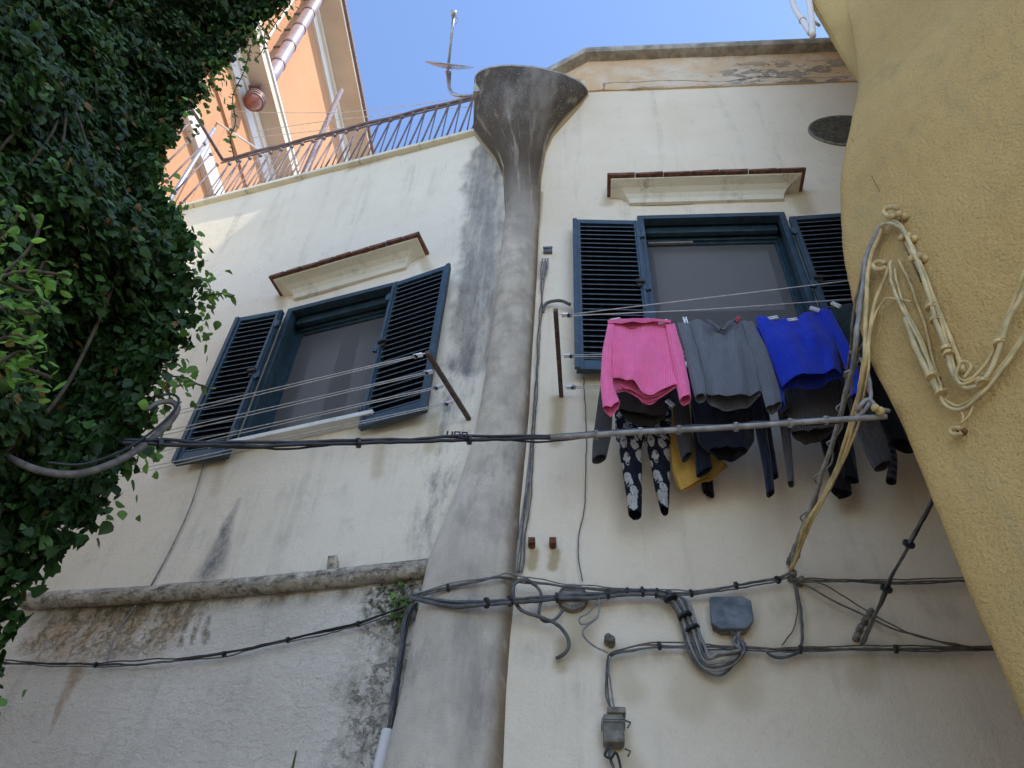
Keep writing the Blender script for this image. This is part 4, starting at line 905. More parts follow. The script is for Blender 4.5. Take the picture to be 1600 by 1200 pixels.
# front row
g = garment('sweater', (1000, 500), O1, 'pink ribbed sweater pegged on the outer washing line', 'sweater')
cloth('body', [(951, 505), (952, 550), (951, 595)], [(1048, 505), (1054, 555), (1060, 607)], O1, .032, k_pink, g, hem=[(951, 596), (957, 590), (967, 592), (978, 604), (990, 602), (1002, 615), (1018, 618), (1030, 611), (1060, 607)], neck=[(949, 500), (975, 508), (1000, 505), (1020, 502), (1048, 501)], seed=23, famp=.024, folds=2, nu=30)
cloth('back_hem', [(954, 594), (958, 607)], [(1052, 604), (1050, 609)], O1 - .035, .012, k_pink, g, hem=[(960, 612), (975, 607), (992, 616), (1010, 625), (1030, 620), (1050, 609)], seed=30, nv=8)
cloth('sleeve', [(950, 506), (941, 550), (938, 600), (942, 637)], [(962, 506), (957, 550), (957, 600), (968, 628)], O1 + .015, .032, k_pink, g, seed=24, folds=1, hem=[(942, 638), (955, 643), (969, 630)])
cloth('sleeve', [(1040, 506), (1048, 555), (1056, 600), (1062, 628)], [(1054, 506), (1068, 555), (1077, 600), (1080, 623)], O1 + .015, .032, k_pink, g, seed=25, folds=1)
cloth('collar_fold', [(948, 499), (949, 506)], [(1050, 500), (1049, 507)], O1 + .02, .022, k_pink, g, hem=[(949, 506), (970, 510), (1000, 509), (1025, 506), (1049, 506)], seed=26, nv=6, famp=.006)
g = garment('sweater', (1120, 505), O1, 'grey blue knitted sweater with open collar between pink and blue ones', 'sweater')
cloth('body', [(1074, 504), (1088, 555), (1100, 615)], [(1166, 502), (1178, 560), (1190, 618)], O1, .05, k_grey, g, hem=[(1100, 616), (1117, 629), (1140, 630), (1160, 626), (1190, 616)], neck=[(1074, 503), (1095, 500), (1120, 512), (1128, 516), (1138, 503), (1166, 500)], seed=27, famp=.026, nu=30)
cloth('sleeve', [(1058, 505), (1070, 550), (1080, 600), (1086, 622)], [(1076, 505), (1090, 550), (1102, 600), (1103, 622)], O1 + .02, .03, k_grey, g, seed=28, folds=1)
cloth('sleeve', [(1160, 504), (1172, 550), (1188, 605), (1197, 638)], [(1176, 502), (1200, 550), (1216, 600), (1222, 630)], O1 + .02, .032, k_grey, g, seed=29, folds=1, hem=[(1197, 638), (1208, 640), (1222, 631)])
cloth('collar', [(1102, 500), (1124, 517)], [(1108, 499), (1129, 514)], O1 + .055, .006, k_grey, g, seed=31, nv=8, famp=.003)
cloth('collar', [(1142, 500), (1128, 517)], [(1150, 499), (1133, 517)], O1 + .055, .006, k_grey, g, seed=32, nv=8, famp=.003)
g = garment('sweater', (1230, 495), O1, 'cobalt blue ribbed sweater on the outer washing line near the yellow wall', 'sweater')
cloth('body', [(1179, 498), (1200, 555), (1222, 603)], [(1288, 482), (1304, 530), (1317, 586)], O1, .05, k_blue, g, hem=[(1222, 603), (1240, 597), (1262, 595), (1290, 591), (1317, 585)], neck=[(1179, 495), (1210, 500), (1240, 500), (1258, 490), (1288, 482)], seed=33, famp=.022, nu=30)
cloth('sleeve', [(1278, 484), (1305, 530), (1325, 590), (1330, 620)], [(1298, 484), (1324, 535), (1346, 590), (1352, 622)], O1 + .015, .03, k_blue, g, seed=34, folds=1)
cloth('sleeve', [(1180, 510), (1198, 560), (1212, 600), (1216, 630)], [(1196, 510), (1214, 560), (1224, 600), (1226, 636)], O1 - .06, .025, k_blue, g, seed=35, folds=1)
g = garment('cardigan', (1320, 485), O1, 'dark green knitted garment pegged between the blue sweater and the yellow wall', 'cardigan')
cloth('body', [(1296, 480), (1312, 520), (1326, 560)], [(1345, 472), (1362, 520), (1375, 570)], O1 - .05, .03, k_green, g, seed=36)
# pegs
pgm = {}
def peg(x, y, ang, mat, label, L=.055, off=O1 + .02):
    if mat not in pgm:
        mb = MB()
        for sgn in (-1, 1): mb.add([(sgn * (.003 + .004 * (k in (0, 3))) + a, b, c) for k in range(1) for a in (-.0035, .0035) for b in (-.006, .006) for c in (-L / 2, L / 2)], BOXF)
        mb.tube([(-.009, 0, .005), (.009, 0, .005)], .005, 8); pgm[mat] = mesh_data('clothes_peg', mb.v, mb.f, mat)
    s, z = FR.sz(x, y, off); tag(inst('clothes_peg', pgm[mat], None, FR.mat(s, z, off) @ Matrix.Rotation(math.radians(ang), 4, 'Y')), label, 'clothes peg', 'clothes pegs')
peg(1071, 501, -5, m_white, 'white clothes peg on the grey sweater, left shoulder'); peg(1036, 503, 70, m_white, 'white clothes peg at the right end of the pink collar')
peg(1152, 499, 30, m_redp, 'red clothes peg on the grey sweater'); peg(1273, 483, -60, m_white, 'white clothes peg on the blue sweater near its right shoulder', .06)
peg(1306, 476, -45, m_white, 'large white clothes peg on the dark green garment', .075); peg(1238, 500, 80, m_white, 'white clothes peg in the middle of the blue neckline')
peg(1208, 497, 75, m_white, 'white clothes peg at the left of the blue neckline'); peg(962, 500, 75, m_white, 'white clothes peg at the left end of the pink collar')
peg(1047, 630, -40, m_white, 'white clothes peg below the pink sweater on the middle line', .055, O2 + .05)

# ------------------------------------------------------------------ cables
def wallpts(pts, fr, off):
    if np.isscalar(off): off = [off] * len(pts)
    return [fr.px(x, y, o) for (x, y), o in zip(pts, off)]
def one(name, P, wpx, mat, label, cat='cable', group=None, n=7):
    return tag(tube(name, P, pxr(P[len(P) // 2], wpx), mat, n=n), label, cat, group)
def strands(parent, P, offs, wpx, mats, name='cable', wob=.006, seed=0):
    rs = random.Random(seed); P = spline(P, 5)
    for k, (du, dz) in enumerate(offs):
        Q = [p + np.array([du * .7 + rs.uniform(-wob, wob), -abs(du) * .3 + rs.uniform(-wob, wob) * .5, dz * .75 + rs.uniform(-wob, wob)]) for p in P[::3]] + [P[-1] + np.array([du * .7, 0, dz])]
        tube(name, Q, pxr(P[len(P) // 2], .70 * (wpx if np.isscalar(wpx) else wpx[k])), mats[k % len(mats)], parent, n=7)
def tie(parent, p, d, r, mat=None, name='cable_tie'):
    d = d / np.linalg.norm(d); mb = MB(); mb.tube([p - d * .006, p + d * .006], r, 10); mb.tube([p + np.array([0, -r, 0]), p + np.array([.004, -r - .014, -.012])], .002, 4); mb.out(name, mat or m_black, parent)
def insul(parent, p, nrm, mat, r=.02, name='insulator'):
    nrm = np.asarray(nrm, float); mb = MB(); mb.tube([p, p + nrm * r * 1.0, p + nrm * r * 1.4, p + nrm * r * 1.9, p + nrm * r * 2.3, p + nrm * r * 3], [r * .95, r, r * .5, r * .5, r * .95, r * .7], 10); return mb.out(name, mat, parent, smooth=True)
# main run over the buttress to the right
Pm = wallpts([(642, 934), (690, 944), (760, 945), (850, 938), (950, 931), (1010, 927), (1042, 932)], FR, [.12, .17, .2, .07, .06, .06, .06])
g = thing('cable_bundle', Pm[3], 'thick grey cable run crossing the buttress towards the octagonal box', 'cables')
strands(g, Pm, [(0, 0), (0, .026), (.01, .012)], [10, 8, 6], [m_grey, m_grey, m_black], seed=1, wob=.003)
for i, t in enumerate((2, 2.4, 3.2, 4, 4.9, 5.5)):
    a = Pm[int(t)] + (Pm[min(6, int(t) + 1)] - Pm[int(t)]) * (t - int(t)); tie(g, a + np.array([0, 0, .01]), Pm[min(6, int(t) + 1)] - Pm[int(t)], .026)
Pu = wallpts([(642, 934), (700, 918), (762, 905), (792, 902), (830, 908), (900, 917), (980, 924), (1080, 927), (1150, 915), (1215, 906), (1238, 893)], FR, [.12, .17, .19, .12, .08, .06, .06, .06, .06, .06, .06])
g = thing('cable_bundle', Pu[5], 'loose thin cables rising over the buttress and running above the octagonal box', 'cables')
strands(g, Pu, [(0, 0), (0, .018), (.0, -.014), (0, .006)], [4, 3.5, 4, 5], [m_brown, m_greyl, m_grey, m_grey], seed=2, wob=.009)
for t in (1, 6, 7, 8, 9): tie(g, Pu[t], Pu[t + 1] - Pu[t], .02)
# bend down and loops under the octagonal box
g = thing('cable_bundle', FR.px(1065, 960, .05), 'grey cables bending down and looping up into the octagonal box', 'cables')
for k in range(6):
    dx = k * 5; P = wallpts([(1025 + dx * .8, 930 - k * 1.5), (1050 + dx, 945 - k), (1064 + dx, 975), (1076 + dx * 1.0, 1015 - k), (1094 + dx * .6, 1043 - k * 3), (1122, 1055 - k * 7 + 0), (1146 + k * 2, 1040 - k * 5), (1152 - k * 4 + 14, 1012 - k * 2), (1150 + k * 5 - 14, 984)], FR, [.05, .06, .05 + .006 * k, .05 + .008 * k, .05 + .01 * k, .06 + .01 * k, .06 + .008 * k, .05, .04])
    tube('cable', P, pxr(P[3], 4 + (k % 2)), [m_grey, m_greyl][k % 2], g, n=7)
for x, y in ((1062, 962), (1074, 982), (1040, 935)): tie(g, FR.px(x + 8, y, .075), np.array([.3, 0, -1]), .035)
# octagonal box
oc = [(1109, 932), (1160, 931), (1174, 938), (1178, 968), (1168, 981), (1126, 982), (1112, 973)]
g = thing('junction_box', FR.px(1143, 957), 'octagonal blue grey junction box with cables entering from below', 'junction box')
v = [FR.px(x, y, .075) for x, y in oc]; z0 = [q - FR.n * .03 for q in v]; c = sum(v) / len(v); z2 = [c + (q - c) * .9 - FR.n * .07 for q in v]; n_ = len(v)
mb = MB(); mb.add(v + z0, [tuple(range(n_))] + [(i, (i + 1) % n_, n_ + (i + 1) % n_, n_ + i) for i in range(n_)]); mb.out('lid', m_box, g, bevel=.006)
mb = MB(); mb.add([q - FR.n * .032 for q in [c + (w_ - c) * .93 for w_ in v]] + z2, [tuple(range(n_)), tuple(range(n_, 2 * n_))] + [(i, (i + 1) % n_, n_ + (i + 1) % n_, n_ + i) for i in range(n_)]); mb.out('body', m_boxo, g)
mb = MB(); mb.tube([c, c + FR.n * .003], .018, 20); mb.out('emblem', m_box, g)
g = thing('junction_box', FR.px(895, 935), 'round cracked junction box behind the thick cable run', 'junction box')
p = FR.px(895, 937); mb = MB(); mb.tube([p, p + FR.n * .03, p + FR.n * .036], [.075, .072, .06], 20); mb.out('body', m_boxo, g)
mb = MB(); mb.tube([p + FR.n * .036, p + FR.n * .040], .055, 20); mb.out('lid', m_greyl, g)
# hanging odds and ends
one('cable', wallpts([(838, 915), (822, 905), (806, 912), (802, 930), (815, 952), (850, 966), (876, 980), (888, 1000), (884, 1018), (870, 1028)], FR, [.09, .1, .11, .11, .1, .08, .08, .08, .06, .02]), 6, m_grey, 'grey loose cable curling down in a big hook right of the buttress')
one('cable', wallpts([(812, 905), (835, 914), (846, 930), (842, 955), (850, 970), (868, 966), (880, 952)], FR, [.1, .08, .07, .06, .06, .05, .04]), 5, m_grey, 'short grey cable looping under the round junction box')
one('cable', wallpts([(935, 935), (935, 955), (925, 970), (908, 975), (905, 965), (918, 958), (934, 945), (932, 965), (915, 978), (910, 990), (925, 1008), (950, 1020)], FR, .07), 3, m_greyl, 'thin white coiled cable hanging right of the round junction box')
one('cable', wallpts([(912, 590), (916, 680), (914, 780), (903, 855), (910, 908)], FR, .015), 1.8, m_grey, 'very thin wire running down the wall under the left end of the laundry')
one('wire', wallpts([(318, 726), (300, 785), (272, 848), (236, 915)], FL, .012), 2.2, m_greyl, 'thin wire running down below the left window to the plastered pipe', 'wire')
one('wire', wallpts([(213, 945), (188, 980), (174, 1010), (168, 1036)], FL, .05), 2.2, m_greyl, 'thin white wire hanging below the plastered pipe at the left', 'wire')
# vertical run right of the buttress
g = thing('cable_bundle', FR.px(830, 650), 'twisted thin cables with flat conduit running down beside the buttress', 'cables')
Pv = wallpts([(852, 408), (848, 440), (846, 480), (840, 560), (836, 640), (827, 760), (818, 840), (812, 895)], FR, .02)
strands(g, Pv, [(0, 0), (.012, 0), (-.010, 0)], [3, 2.5, 3], [m_greyl, m_brown, m_grey], seed=5, wob=.006)
strands(g, wallpts([(836, 640), (824, 760), (806, 880), (806, 900)], FR, .012), [(0, 0)], 9, [m_greyl], name='conduit', wob=.001)
g = thing('junction_box', FR.px(855, 397), 'small flat grey box on the wall above the twisted cables', 'junction box')
s, z = FR.sz(856, 396); mb = MB(); mb.fbox(FR, s - .032, s + .032, z - .02, z + .03, 0, .03); mb.out('body', m_box, g, bevel=.004)
mb = MB(); mb.fbox(FR, s - .035, s + .035, z + .018, z + .034, .0305, .04); mb.out('lid', m_box, g)
for k in (-1, 0, 1): tube('cable_tail', wallpts([(852 + k * 4, 404), (850 + k * 5, 420), (848 + k * 2, 436)], FR, .025), .006, m_greyl, g)
one('bent_tube', wallpts([(848, 488), (850, 479), (858, 472), (876, 470), (891, 476)], FR, [.01, .03, .04, .06, .06]), 5.5, m_grey, 'short bent grey tube end above the right clothesline bracket', 'tube')
# lower horizontal run and its drop to the old box
Pl = wallpts([(953, 1024), (975, 1016), (1030, 1009), (1100, 1012), (1250, 1015), (1400, 1014), (1540, 1013), (1680, 1011)], FR, .045)
g = thing('cable_bundle', Pl[3], 'bundle of brown cables crossing low under the octagonal box to the yellow wall', 'cables')
strands(g, Pl, [(0, 0), (0, .016), (0, -.012), (.004, .006)], [4.5, 3.5, 4, 4], [m_grey, m_brown, m_grey, m_brown], seed=7, wob=.006)
for t in (2, 3, 4, 5): tie(g, Pl[t], Pl[t] - Pl[t - 1], .02)
Pd = wallpts([(953, 1022), (950, 1040), (949, 1075), (955, 1108)], FR, .04); strands(g, Pd, [(0, 0), (.014, 0), (-.012, 0)], 4, [m_grey, m_greyl], seed=8, wob=.004)
for k in range(2): insul(g, FR.px(950 + 5 * k, 1004 + 3 * k, .0), FR.n, m_boxo, .02)
one('cable', wallpts([(1198, 1018), (1215, 1026), (1240, 1023), (1252, 1012), (1252, 960), (1246, 930), (1240, 908)], FR, .045), 4.5, m_grey, 'grey cable dropping from the wall run and looping at the lower run')
one('cable', wallpts([(1240, 910), (1246, 950), (1240, 985), (1222, 1008)], FR, .03), 2, m_brown, 'thin brown wire hanging beside the dropping grey cable')
g = thing('junction_box', FR.px(960, 1135), 'old brown plastic box tied with wire low on the right wall', 'junction box')
s0_, z0_ = FR.sz(943, 1162, .07); s1_, z1_ = FR.sz(974, 1116, .07)
mb = MB(); mb.fbox(FR, s0_, s1_, z0_, z1_, .01, .085); mb.out('body', m_boxo, g, bevel=.014)
mb = MB(); mb.fbox(FR, s0_ + .02, s1_ + .01, z1_ - .005, z1_ + .022, .02, .095); mb.out('lid', m_boxo, g, bevel=.004)
zz_ = (z0_ + z1_) / 2 + .025; lo = [(s0_ - .004, .0), (s0_ - .004, .09), (s1_ + .004, .09), (s1_ + .004, .0)]
mb = MB()
for q in (0, .01): mb.tube([FR.p(a, zz_ + q, b) for a, b in lo], .0025, 5)
mb.out('tie_wire', m_greyl, g)
for a, b in ((1125, 985), (1170, 985)): mb = MB(); mb.tube([FR.p(s1_, FR.sz(978, a, .05)[1], .05), FR.px(985, a + 4, .06), FR.px(981, a + 12, .07)], .004, 5); mb.out('wire_end', m_brown, g)
one('cable', wallpts([(956, 1165), (952, 1180), (958, 1200), (965, 1230)], FR, .05), 5, m_grey, 'grey cable leaving the bottom of the old brown box')
tag(tube('cable', wallpts([(950, 1168), (945, 1180), (955, 1184), (962, 1176), (975, 1215)], FR, .07), .006, m_black, n=6), 'short knotted black cable end under the old brown box', 'cable')
# right hand runs
Pq = wallpts([(1238, 905), (1262, 907), (1300, 907), (1400, 909), (1500, 906), (1640, 903)], FR, .045)
g = thing('cable_bundle', Pq[2], 'dark cables running level to the right under the laundry', 'cables')
strands(g, Pq, [(0, 0), (0, .012), (0, -.008)], [4, 3, 3.5], [m_brown, m_grey, m_brown], seed=9, wob=.005)
insul(g, FR.px(1236, 905, 0), FR.n, m_boxo, .022); insul(g, FR.px(1250, 913, 0), FR.n, m_boxo, .018)
one('cable', wallpts([(1245, 908), (1262, 916), (1330, 953), (1400, 984), (1470, 1003), (1535, 1012), (1600, 1013)], FR, .05), 3, m_brown, 'lower of two thin cables slanting down right of the octagonal box', group='slanting thin cables')
one('cable', wallpts([(1262, 908), (1290, 915), (1350, 952), (1420, 988), (1480, 1005), (1540, 1011), (1600, 1012)], FR, .06), 2.4, m_brown, 'upper of two thin cables slanting down right of the octagonal box', group='slanting thin cables')
def span(pts, A, B, sag=0):
    """sight points strung between two real end points"""
    pts = np.array(pts, float); d = np.r_[0, np.cumsum(np.linalg.norm(np.diff(pts, axis=0), axis=1))]; t = d / d[-1]
    da, db = np.linalg.norm(A - CAM), np.linalg.norm(B - CAM)
    return [CAM + ray(*p) * (1 / ((1 - k) / da + k / db)) for p, k in zip(pts, t)]
g = thing('cable_bundle', FR.px(1345, 1000), 'dark slanting cable run with knob insulators rising to the yellow wall', 'cables')
A = at_y(1480, 740, 2.5); B = FR.px(1345, 1006, .08)
Ps = span([(1480, 740), (1420, 850), (1385, 920), (1357, 982), (1347, 1008)], A, B)
strands(g, Ps, [(0, 0), (.012, .008), (-.010, .0)], [6, 5, 4], [m_grey, m_black, m_grey], seed=10, wob=.003)
for t in (1, 2): tie(g, Ps[t], Ps[t + 1] - Ps[t], .026)
for x, y in ((1360, 962), (1352, 974), (1344, 986), (1339, 999)): insul(g, FR.px(x - 2, y, .0), FR.n, m_boxo, .017)
# left wall runs
Pw = wallpts([(642, 945), (560, 975), (450, 1000), (350, 1022), (250, 1033), (150, 1039), (10, 1035)], FL, .07)
g = thing('cable_bundle', Pw[3], 'black cables sagging across the rough lower left wall', 'cables')
strands(g, Pw, [(0, 0), (0, -.014), (0, .012)], [4.5, 3, 3], [m_black, m_brown, m_black], seed=12, wob=.006)
for t in (1, 2, 3, 5): tie(g, Pw[t], Pw[t] - Pw[t - 1], .016)
g = thing('cable_bundle', FL.px(620, 1060), 'dark cables dropping along the left edge of the buttress into a white pipe', 'cables')
Pw = wallpts([(648, 942), (634, 968), (625, 1030), (614, 1100), (606, 1150)], FL, [.1, .08, .06, .06, .05]); strands(g, Pw, [(0, 0), (.016, 0), (-.012, 0)], [6, 6, 5], [m_grey, m_black, m_grey], seed=13, wob=.002)
o = tube('sleeve_pipe', wallpts([(607, 1142), (598, 1180), (585, 1240)], FL, .05), pxr(FL.px(600, 1170), 20), m_pale, g, n=14)
insul(g, FL.px(645, 938, .1), FL.n, m_boxo, .015)
# ------------------------------------------------------------------ cables on the yellow wall
yn3 = np.array([YN[0], YN[1], 0])
g = thing('cable_bundle', Yf(1440, 450), 'cream painted cables making a double V on the yellow wall, held by knob insulators', 'cables')
def ycab(pts, wpx, mat, off=.03, name='cable'): P = [Yf(x, y, off) for x, y in pts]; return tube(name, P, pxr(P[len(P) // 2], wpx * .86), mat, g, n=9)
ycab([(1376, 353), (1390, 349), (1410, 362), (1432, 405), (1452, 468), (1475, 535), (1486, 575), (1502, 603), (1530, 600), (1552, 565), (1575, 505), (1612, 430)], 8, m_ycab2, .045)
ycab([(1396, 345), (1412, 358), (1440, 420), (1460, 475), (1482, 545), (1494, 585), (1512, 598), (1535, 578), (1560, 530), (1608, 405)], 6, m_ycab, .035)
ycab([(1400, 348), (1425, 395), (1447, 440), (1470, 495), (1495, 555), (1506, 582)], 9, m_ycab, .015, 'conduit')
ycab([(1450, 470), (1468, 515), (1486, 562)], 10, m_ycab2, .03, 'conduit')
ycab([(1506, 590), (1515, 570), (1500, 565), (1493, 585), (1503, 600), (1530, 590)], 6, m_ycab, .05)
ycab([(1392, 408), (1394, 440), (1412, 485), (1435, 530), (1455, 580), (1468, 610), (1476, 632), (1498, 642), (1525, 625), (1556, 590), (1612, 512)], 6, m_ycab2, .035)
ycab([(1398, 420), (1418, 490), (1446, 545), (1468, 598), (1476, 625), (1500, 634), (1530, 612), (1570, 565), (1612, 500)], 5, m_ycab, .025)
ycab([(1415, 497), (1432, 545), (1452, 585), (1467, 612)], 11, m_ycab2, .03, 'conduit')
ycab([(1400, 350), (1440, 440)], 4, m_brown, .02); ycab([(1404, 405), (1432, 470), (1468, 590)], 5, m_ycab, .012)
ycab([(1497, 640), (1503, 652), (1500, 662), (1512, 650), (1520, 634)], 3, m_ycab, .03)
ycab([(1375, 300), (1330, 215)], .8, m_brown, .004, 'hairline_wire')
for x, y in ((1404, 345), (1419, 379), (1436, 411)): 
    for k in (0, 1): insul(g, Yf(x + 11 * k, y - 4 * k, .002), yn3, m_ycab, .0155)
for cx, cy, r in ((1393, 331, 12), (1375, 415, 10), (1494, 674, 9)):
    ycab([(cx + r * math.cos(t), cy + r * .62 * math.sin(t)) for t in np.linspace(.4, 5.6, 9)], 8, m_ycab, .035, 'hook')
insul(g, Yf(1508, 676, .0), yn3, m_rust, .012)
for x, y in ((1453, 480), (1460, 500), (1478, 545), (1482, 553), (1455, 588), (1470, 614), (1560, 536), (1534, 597)):
    p = Yf(x, y, .045); d = Yf(x + 3, y + 7, .045) - p; tie(g, p, d, .018, m_ycab)
g = thing('cable_bundle', Yf(1350, 430), 'cables leaving the yellow wall and hanging down in front of the laundry', 'cables')
E_ = FR.px(1236, 892, .06)
def leave(pw, ph, w_, mat):
    P1 = [Yf(x, y, .03) for x, y in pw]; P2 = span([pw[-1]] + ph, P1[-1], E_); tube('cable', P1 + P2[1:], pxr(P2[1], w_), mat, g, n=8)
leave([(1378, 352), (1356, 395), (1347, 450), (1341, 505), (1338, 538)], [(1327, 600), (1308, 665), (1290, 725), (1268, 790), (1246, 850), (1236, 892)], 8, m_greyl)
leave([(1380, 355), (1362, 400), (1355, 470), (1352, 530), (1350, 566)], [(1340, 620), (1320, 690), (1292, 765), (1262, 815), (1247, 858), (1236, 892)], 7, m_ycab)
leave([(1388, 418), (1368, 470), (1356, 540), (1352, 572)], [(1344, 620), (1326, 690), (1298, 760), (1266, 812), (1248, 860), (1236, 892)], 6, m_ycab)
leave([(1372, 360), (1353, 400), (1343, 440), (1332, 490), (1331, 515)], [(1328, 560), (1318, 630), (1300, 690), (1275, 775), (1250, 845), (1236, 892)], 4, m_brown)
leave([(1424, 472), (1400, 468), (1380, 470), (1362, 510), (1356, 580)], [(1348, 630), (1335, 680), (1305, 750), (1270, 812), (1236, 892)], 3.5, m_ycab)
cc = [Yf(1345, 432, .05)]; base = span([(1340, 535), (1330, 580), (1308, 660), (1285, 735), (1255, 820), (1240, 875)], Yf(1340, 535), E_); sp_ = spline(base, 10); hel = []
for i, p in enumerate(sp_): hel.append(p + np.array([math.cos(i * .9) * .022, math.sin(i * .9) * .022, 0]))
tube('cable', hel, .004, m_greyl, g, n=6, per=3)
for x, y in ((1246, 862), (1242, 872), (1238, 880)): insul(g, FR.px(x - 6, y, .02), FR.n, m_boxo, .014)
# black span across the lane
A = at_y(190, 700, 1.75); B = at_y(1384, 651, YC - .02)
g = thing('cable_bundle', (A + B) / 2, 'black cables and grey tube strung across the lane from ivy to yellow wall', 'cables')
Pb = span([(190, 692), (250, 694), (400, 696), (560, 692), (700, 688), (860, 684), (1000, 675), (1150, 667), (1290, 657), (1384, 651)], A, B)
tube('cable', Pb, pxr(Pb[4], 6), m_black, g); tube('cable', [p + np.array([0, 0, .012]) for p in Pb], pxr(Pb[4], 5), m_black, g); tube('cable', [p + np.array([0, .01, .006 + .012 * math.sin(i * 2.1)]) for i, p in enumerate(Pb)], pxr(Pb[4], 3.5), m_black, g)
tube('tube', [p - np.array([0, .004, .004]) for p in Pb[5:]], pxr(Pb[7], 9), m_greyl, g, n=10)
for t in (1, 3, 4.2, 5.5, 6, 6.4, 7, 7.6, 8): i = int(t); p = Pb[i] + (Pb[i + 1] - Pb[i]) * (t - i); tie(g, p, Pb[i + 1] - Pb[i], .017, m_greyl if t > 5 else m_black)
q = Pb[4]; mb = MB()
for i in range(3):
    a = q + np.array([-.005 + i * .024, 0, .012]); h = .028
    up = [(0, 0, h), (0, 0, 0), (.016, 0, 0), (.016, 0, h)] if i == 0 else [(0, 0, 0), (0, 0, h), (.016, 0, h), (.016, 0, 0)]
    mb.tube([a + np.array(w_) for w_ in up], .0032, 5)
    if i == 2: mb.tube([a + np.array((0, 0, .004)), a + np.array((.016, 0, .004))], .0032, 5)
mb.out('cable_clip', m_black, g)
insul(g, B - np.array([.02, .02, 0]), np.array([-.8, -.5, 0]), m_ycab, .016)
tube('end_loop', [B + np.array([-.10, 0, .02]), B + np.array([-.06, -.03, .05]), B + np.array([-.03, -.02, .02]), B + np.array([.02, 0, .03])], .008, m_greyl, g)
tube('cable', span([(1345, 560), (1358, 590), (1362, 625), (1350, 645), (1335, 655)], B + np.array([-.02, 0, .3]), Pb[8] + np.array([.1, 0, 0])), .007, m_greyl, g)
# hook pipes hanging from the top right
Pz = [at_y(x, y, 2.33) for x, y in ((1228, -40), (1240, 8), (1254, 32), (1266, 52))]; g = thing('hooked_pipe', Pz[2], 'two pale pipe ends hanging from the top of the yellow house', 'pipe')
tube('pipe', Pz, pxr(Pz[1], 8), m_pale, g); Pz2 = [at_y(x, y, 2.3) for x, y in ((1258, -40), (1264, 0), (1268, 30), (1270, 56))]; tube('pipe', Pz2, pxr(Pz2[1], 9), m_pale, g)
tie(g, Pz[2], Pz[3] - Pz[2], .03, m_pale, 'collar'); tube('holder', [Pz2[2], at_y(1280, 40, 2.36)], .012, m_pale, g)

# ------------------------------------------------------------------ ivy
IY = 1.85
iv = [(0, 1058), (30, 1010), (62, 955), (105, 900), (150, 840), (190, 790), (232, 705), (244, 660), (252, 630), (290, 560), (312, 510), (325, 470), (322, 420), (312, 385), (290, 340), (262, 300), (256, 270), (280, 205), (310, 165), (330, 130), (368, 88), (390, 55), (440, 15), (455, -10)]
ip = [at_y(x, y, IY) for x, y in iv]; IZ = np.array([p[2] for p in ip]); IX = np.array([p[0] for p in ip]); o_ = np.argsort(IZ); IZ, IX = IZ[o_], IX[o_]
ID = np.array([-.42, -.907]); IN = np.array([.907, -.42])
def ix(z): return float(np.interp(z, IZ, IX))
def iw(z): return float(np.interp(z, [IZ[0], 4, IZ[-1]], [ix(IZ[0]), ix(4.0) - .1, ix(IZ[-1]) - .05])) - .35
def xedge(z): return ix(z) if z < IZ[-1] else ix(IZ[-1]) + (z - IZ[-1]) * .1
gw = thing('garden_wall', (ix(3) - .6, 1.2, 0), 'wall at the left almost completely hidden under ivy', 'wall')
v = []; sec = [np.array([-3, .3]), np.array([0, 0])] + [ID * k for k in (.4, 1, 2, 3.4)] + [ID * 3.4 + np.array([-2.5, 0])]; zz = np.linspace(0, IZ[-1] + 1.0, 40)
for z in zz:
    xw = xedge(z) - .42
    for q in sec: v.append((xw + q[0], IY - .25 + q[1], z))
n_ = len(sec); f = [(j * n_ + i, j * n_ + i + 1, (j + 1) * n_ + i + 1, (j + 1) * n_ + i) for j in range(len(zz) - 1) for i in range(n_ - 1)]
add('wall', v, f, m_yellow, gw)
ivy = thing('ivy', (ix(2.3) - .3, IY - .2, 0), 'dense dark green ivy covering the wall at the left, bulging over the lane', 'ivy')
v = []; nk = 40; zz = np.linspace(IZ[0] - .1, IZ[-1] + .9, 90)
for z in zz:
    for i in range(nk):
        k = -.3 + 3.6 * i / (nk - 1); kk = max(k, 0); q = -.30 + .05 * mnoise.noise(Vector((k * 5, z * 5, 2))) + .03 * mnoise.noise(Vector((k * 14, z * 14, 6)))
        v.append((xedge(z) - .10 * (k < 0) + ID[0] * kk + IN[0] * q, IY + ID[1] * kk + IN[1] * q + (-.04 if k < 0 else 0) + max(0, -k) * .2, z))
f = [(j * nk + i, j * nk + i + 1, (j + 1) * nk + i + 1, (j + 1) * nk + i) for j in range(len(zz) - 1) for i in range(nk - 1)]
add('shade_backing', v, f, m_mat, ivy, smooth=True)  # added dark sheet standing in for deep shade between the leaves
def leaf_shape(kind):
    if kind == 0: pts = [(0, 0), (.30, .02), (.50, .22), (.33, .42), (.34, .62), (.14, .70), (0, 1.0), (-.14, .70), (-.34, .62), (-.33, .42), (-.50, .22), (-.30, .02)]
    elif kind == 1: pts = [(0, 0), (.26, .08), (.42, .30), (.34, .55), (.16, .80), (0, 1), (-.16, .80), (-.34, .55), (-.42, .30), (-.26, .08)]
    else: pts = [(0, 0), (.14, .15), (.22, .40), (.17, .68), (0, 1), (-.17, .68), (-.22, .40), (-.14, .15)]
    v = [(0, .42, .05)] + [(x, y, -.22 * abs(x) - .12 * (y - .4) ** 2) for x, y in pts]; n = len(pts)
    return np.array(v), [(0, 1 + i, 1 + (i + 1) % n) for i in range(n)]
SH = [leaf_shape(k) for k in range(3)]
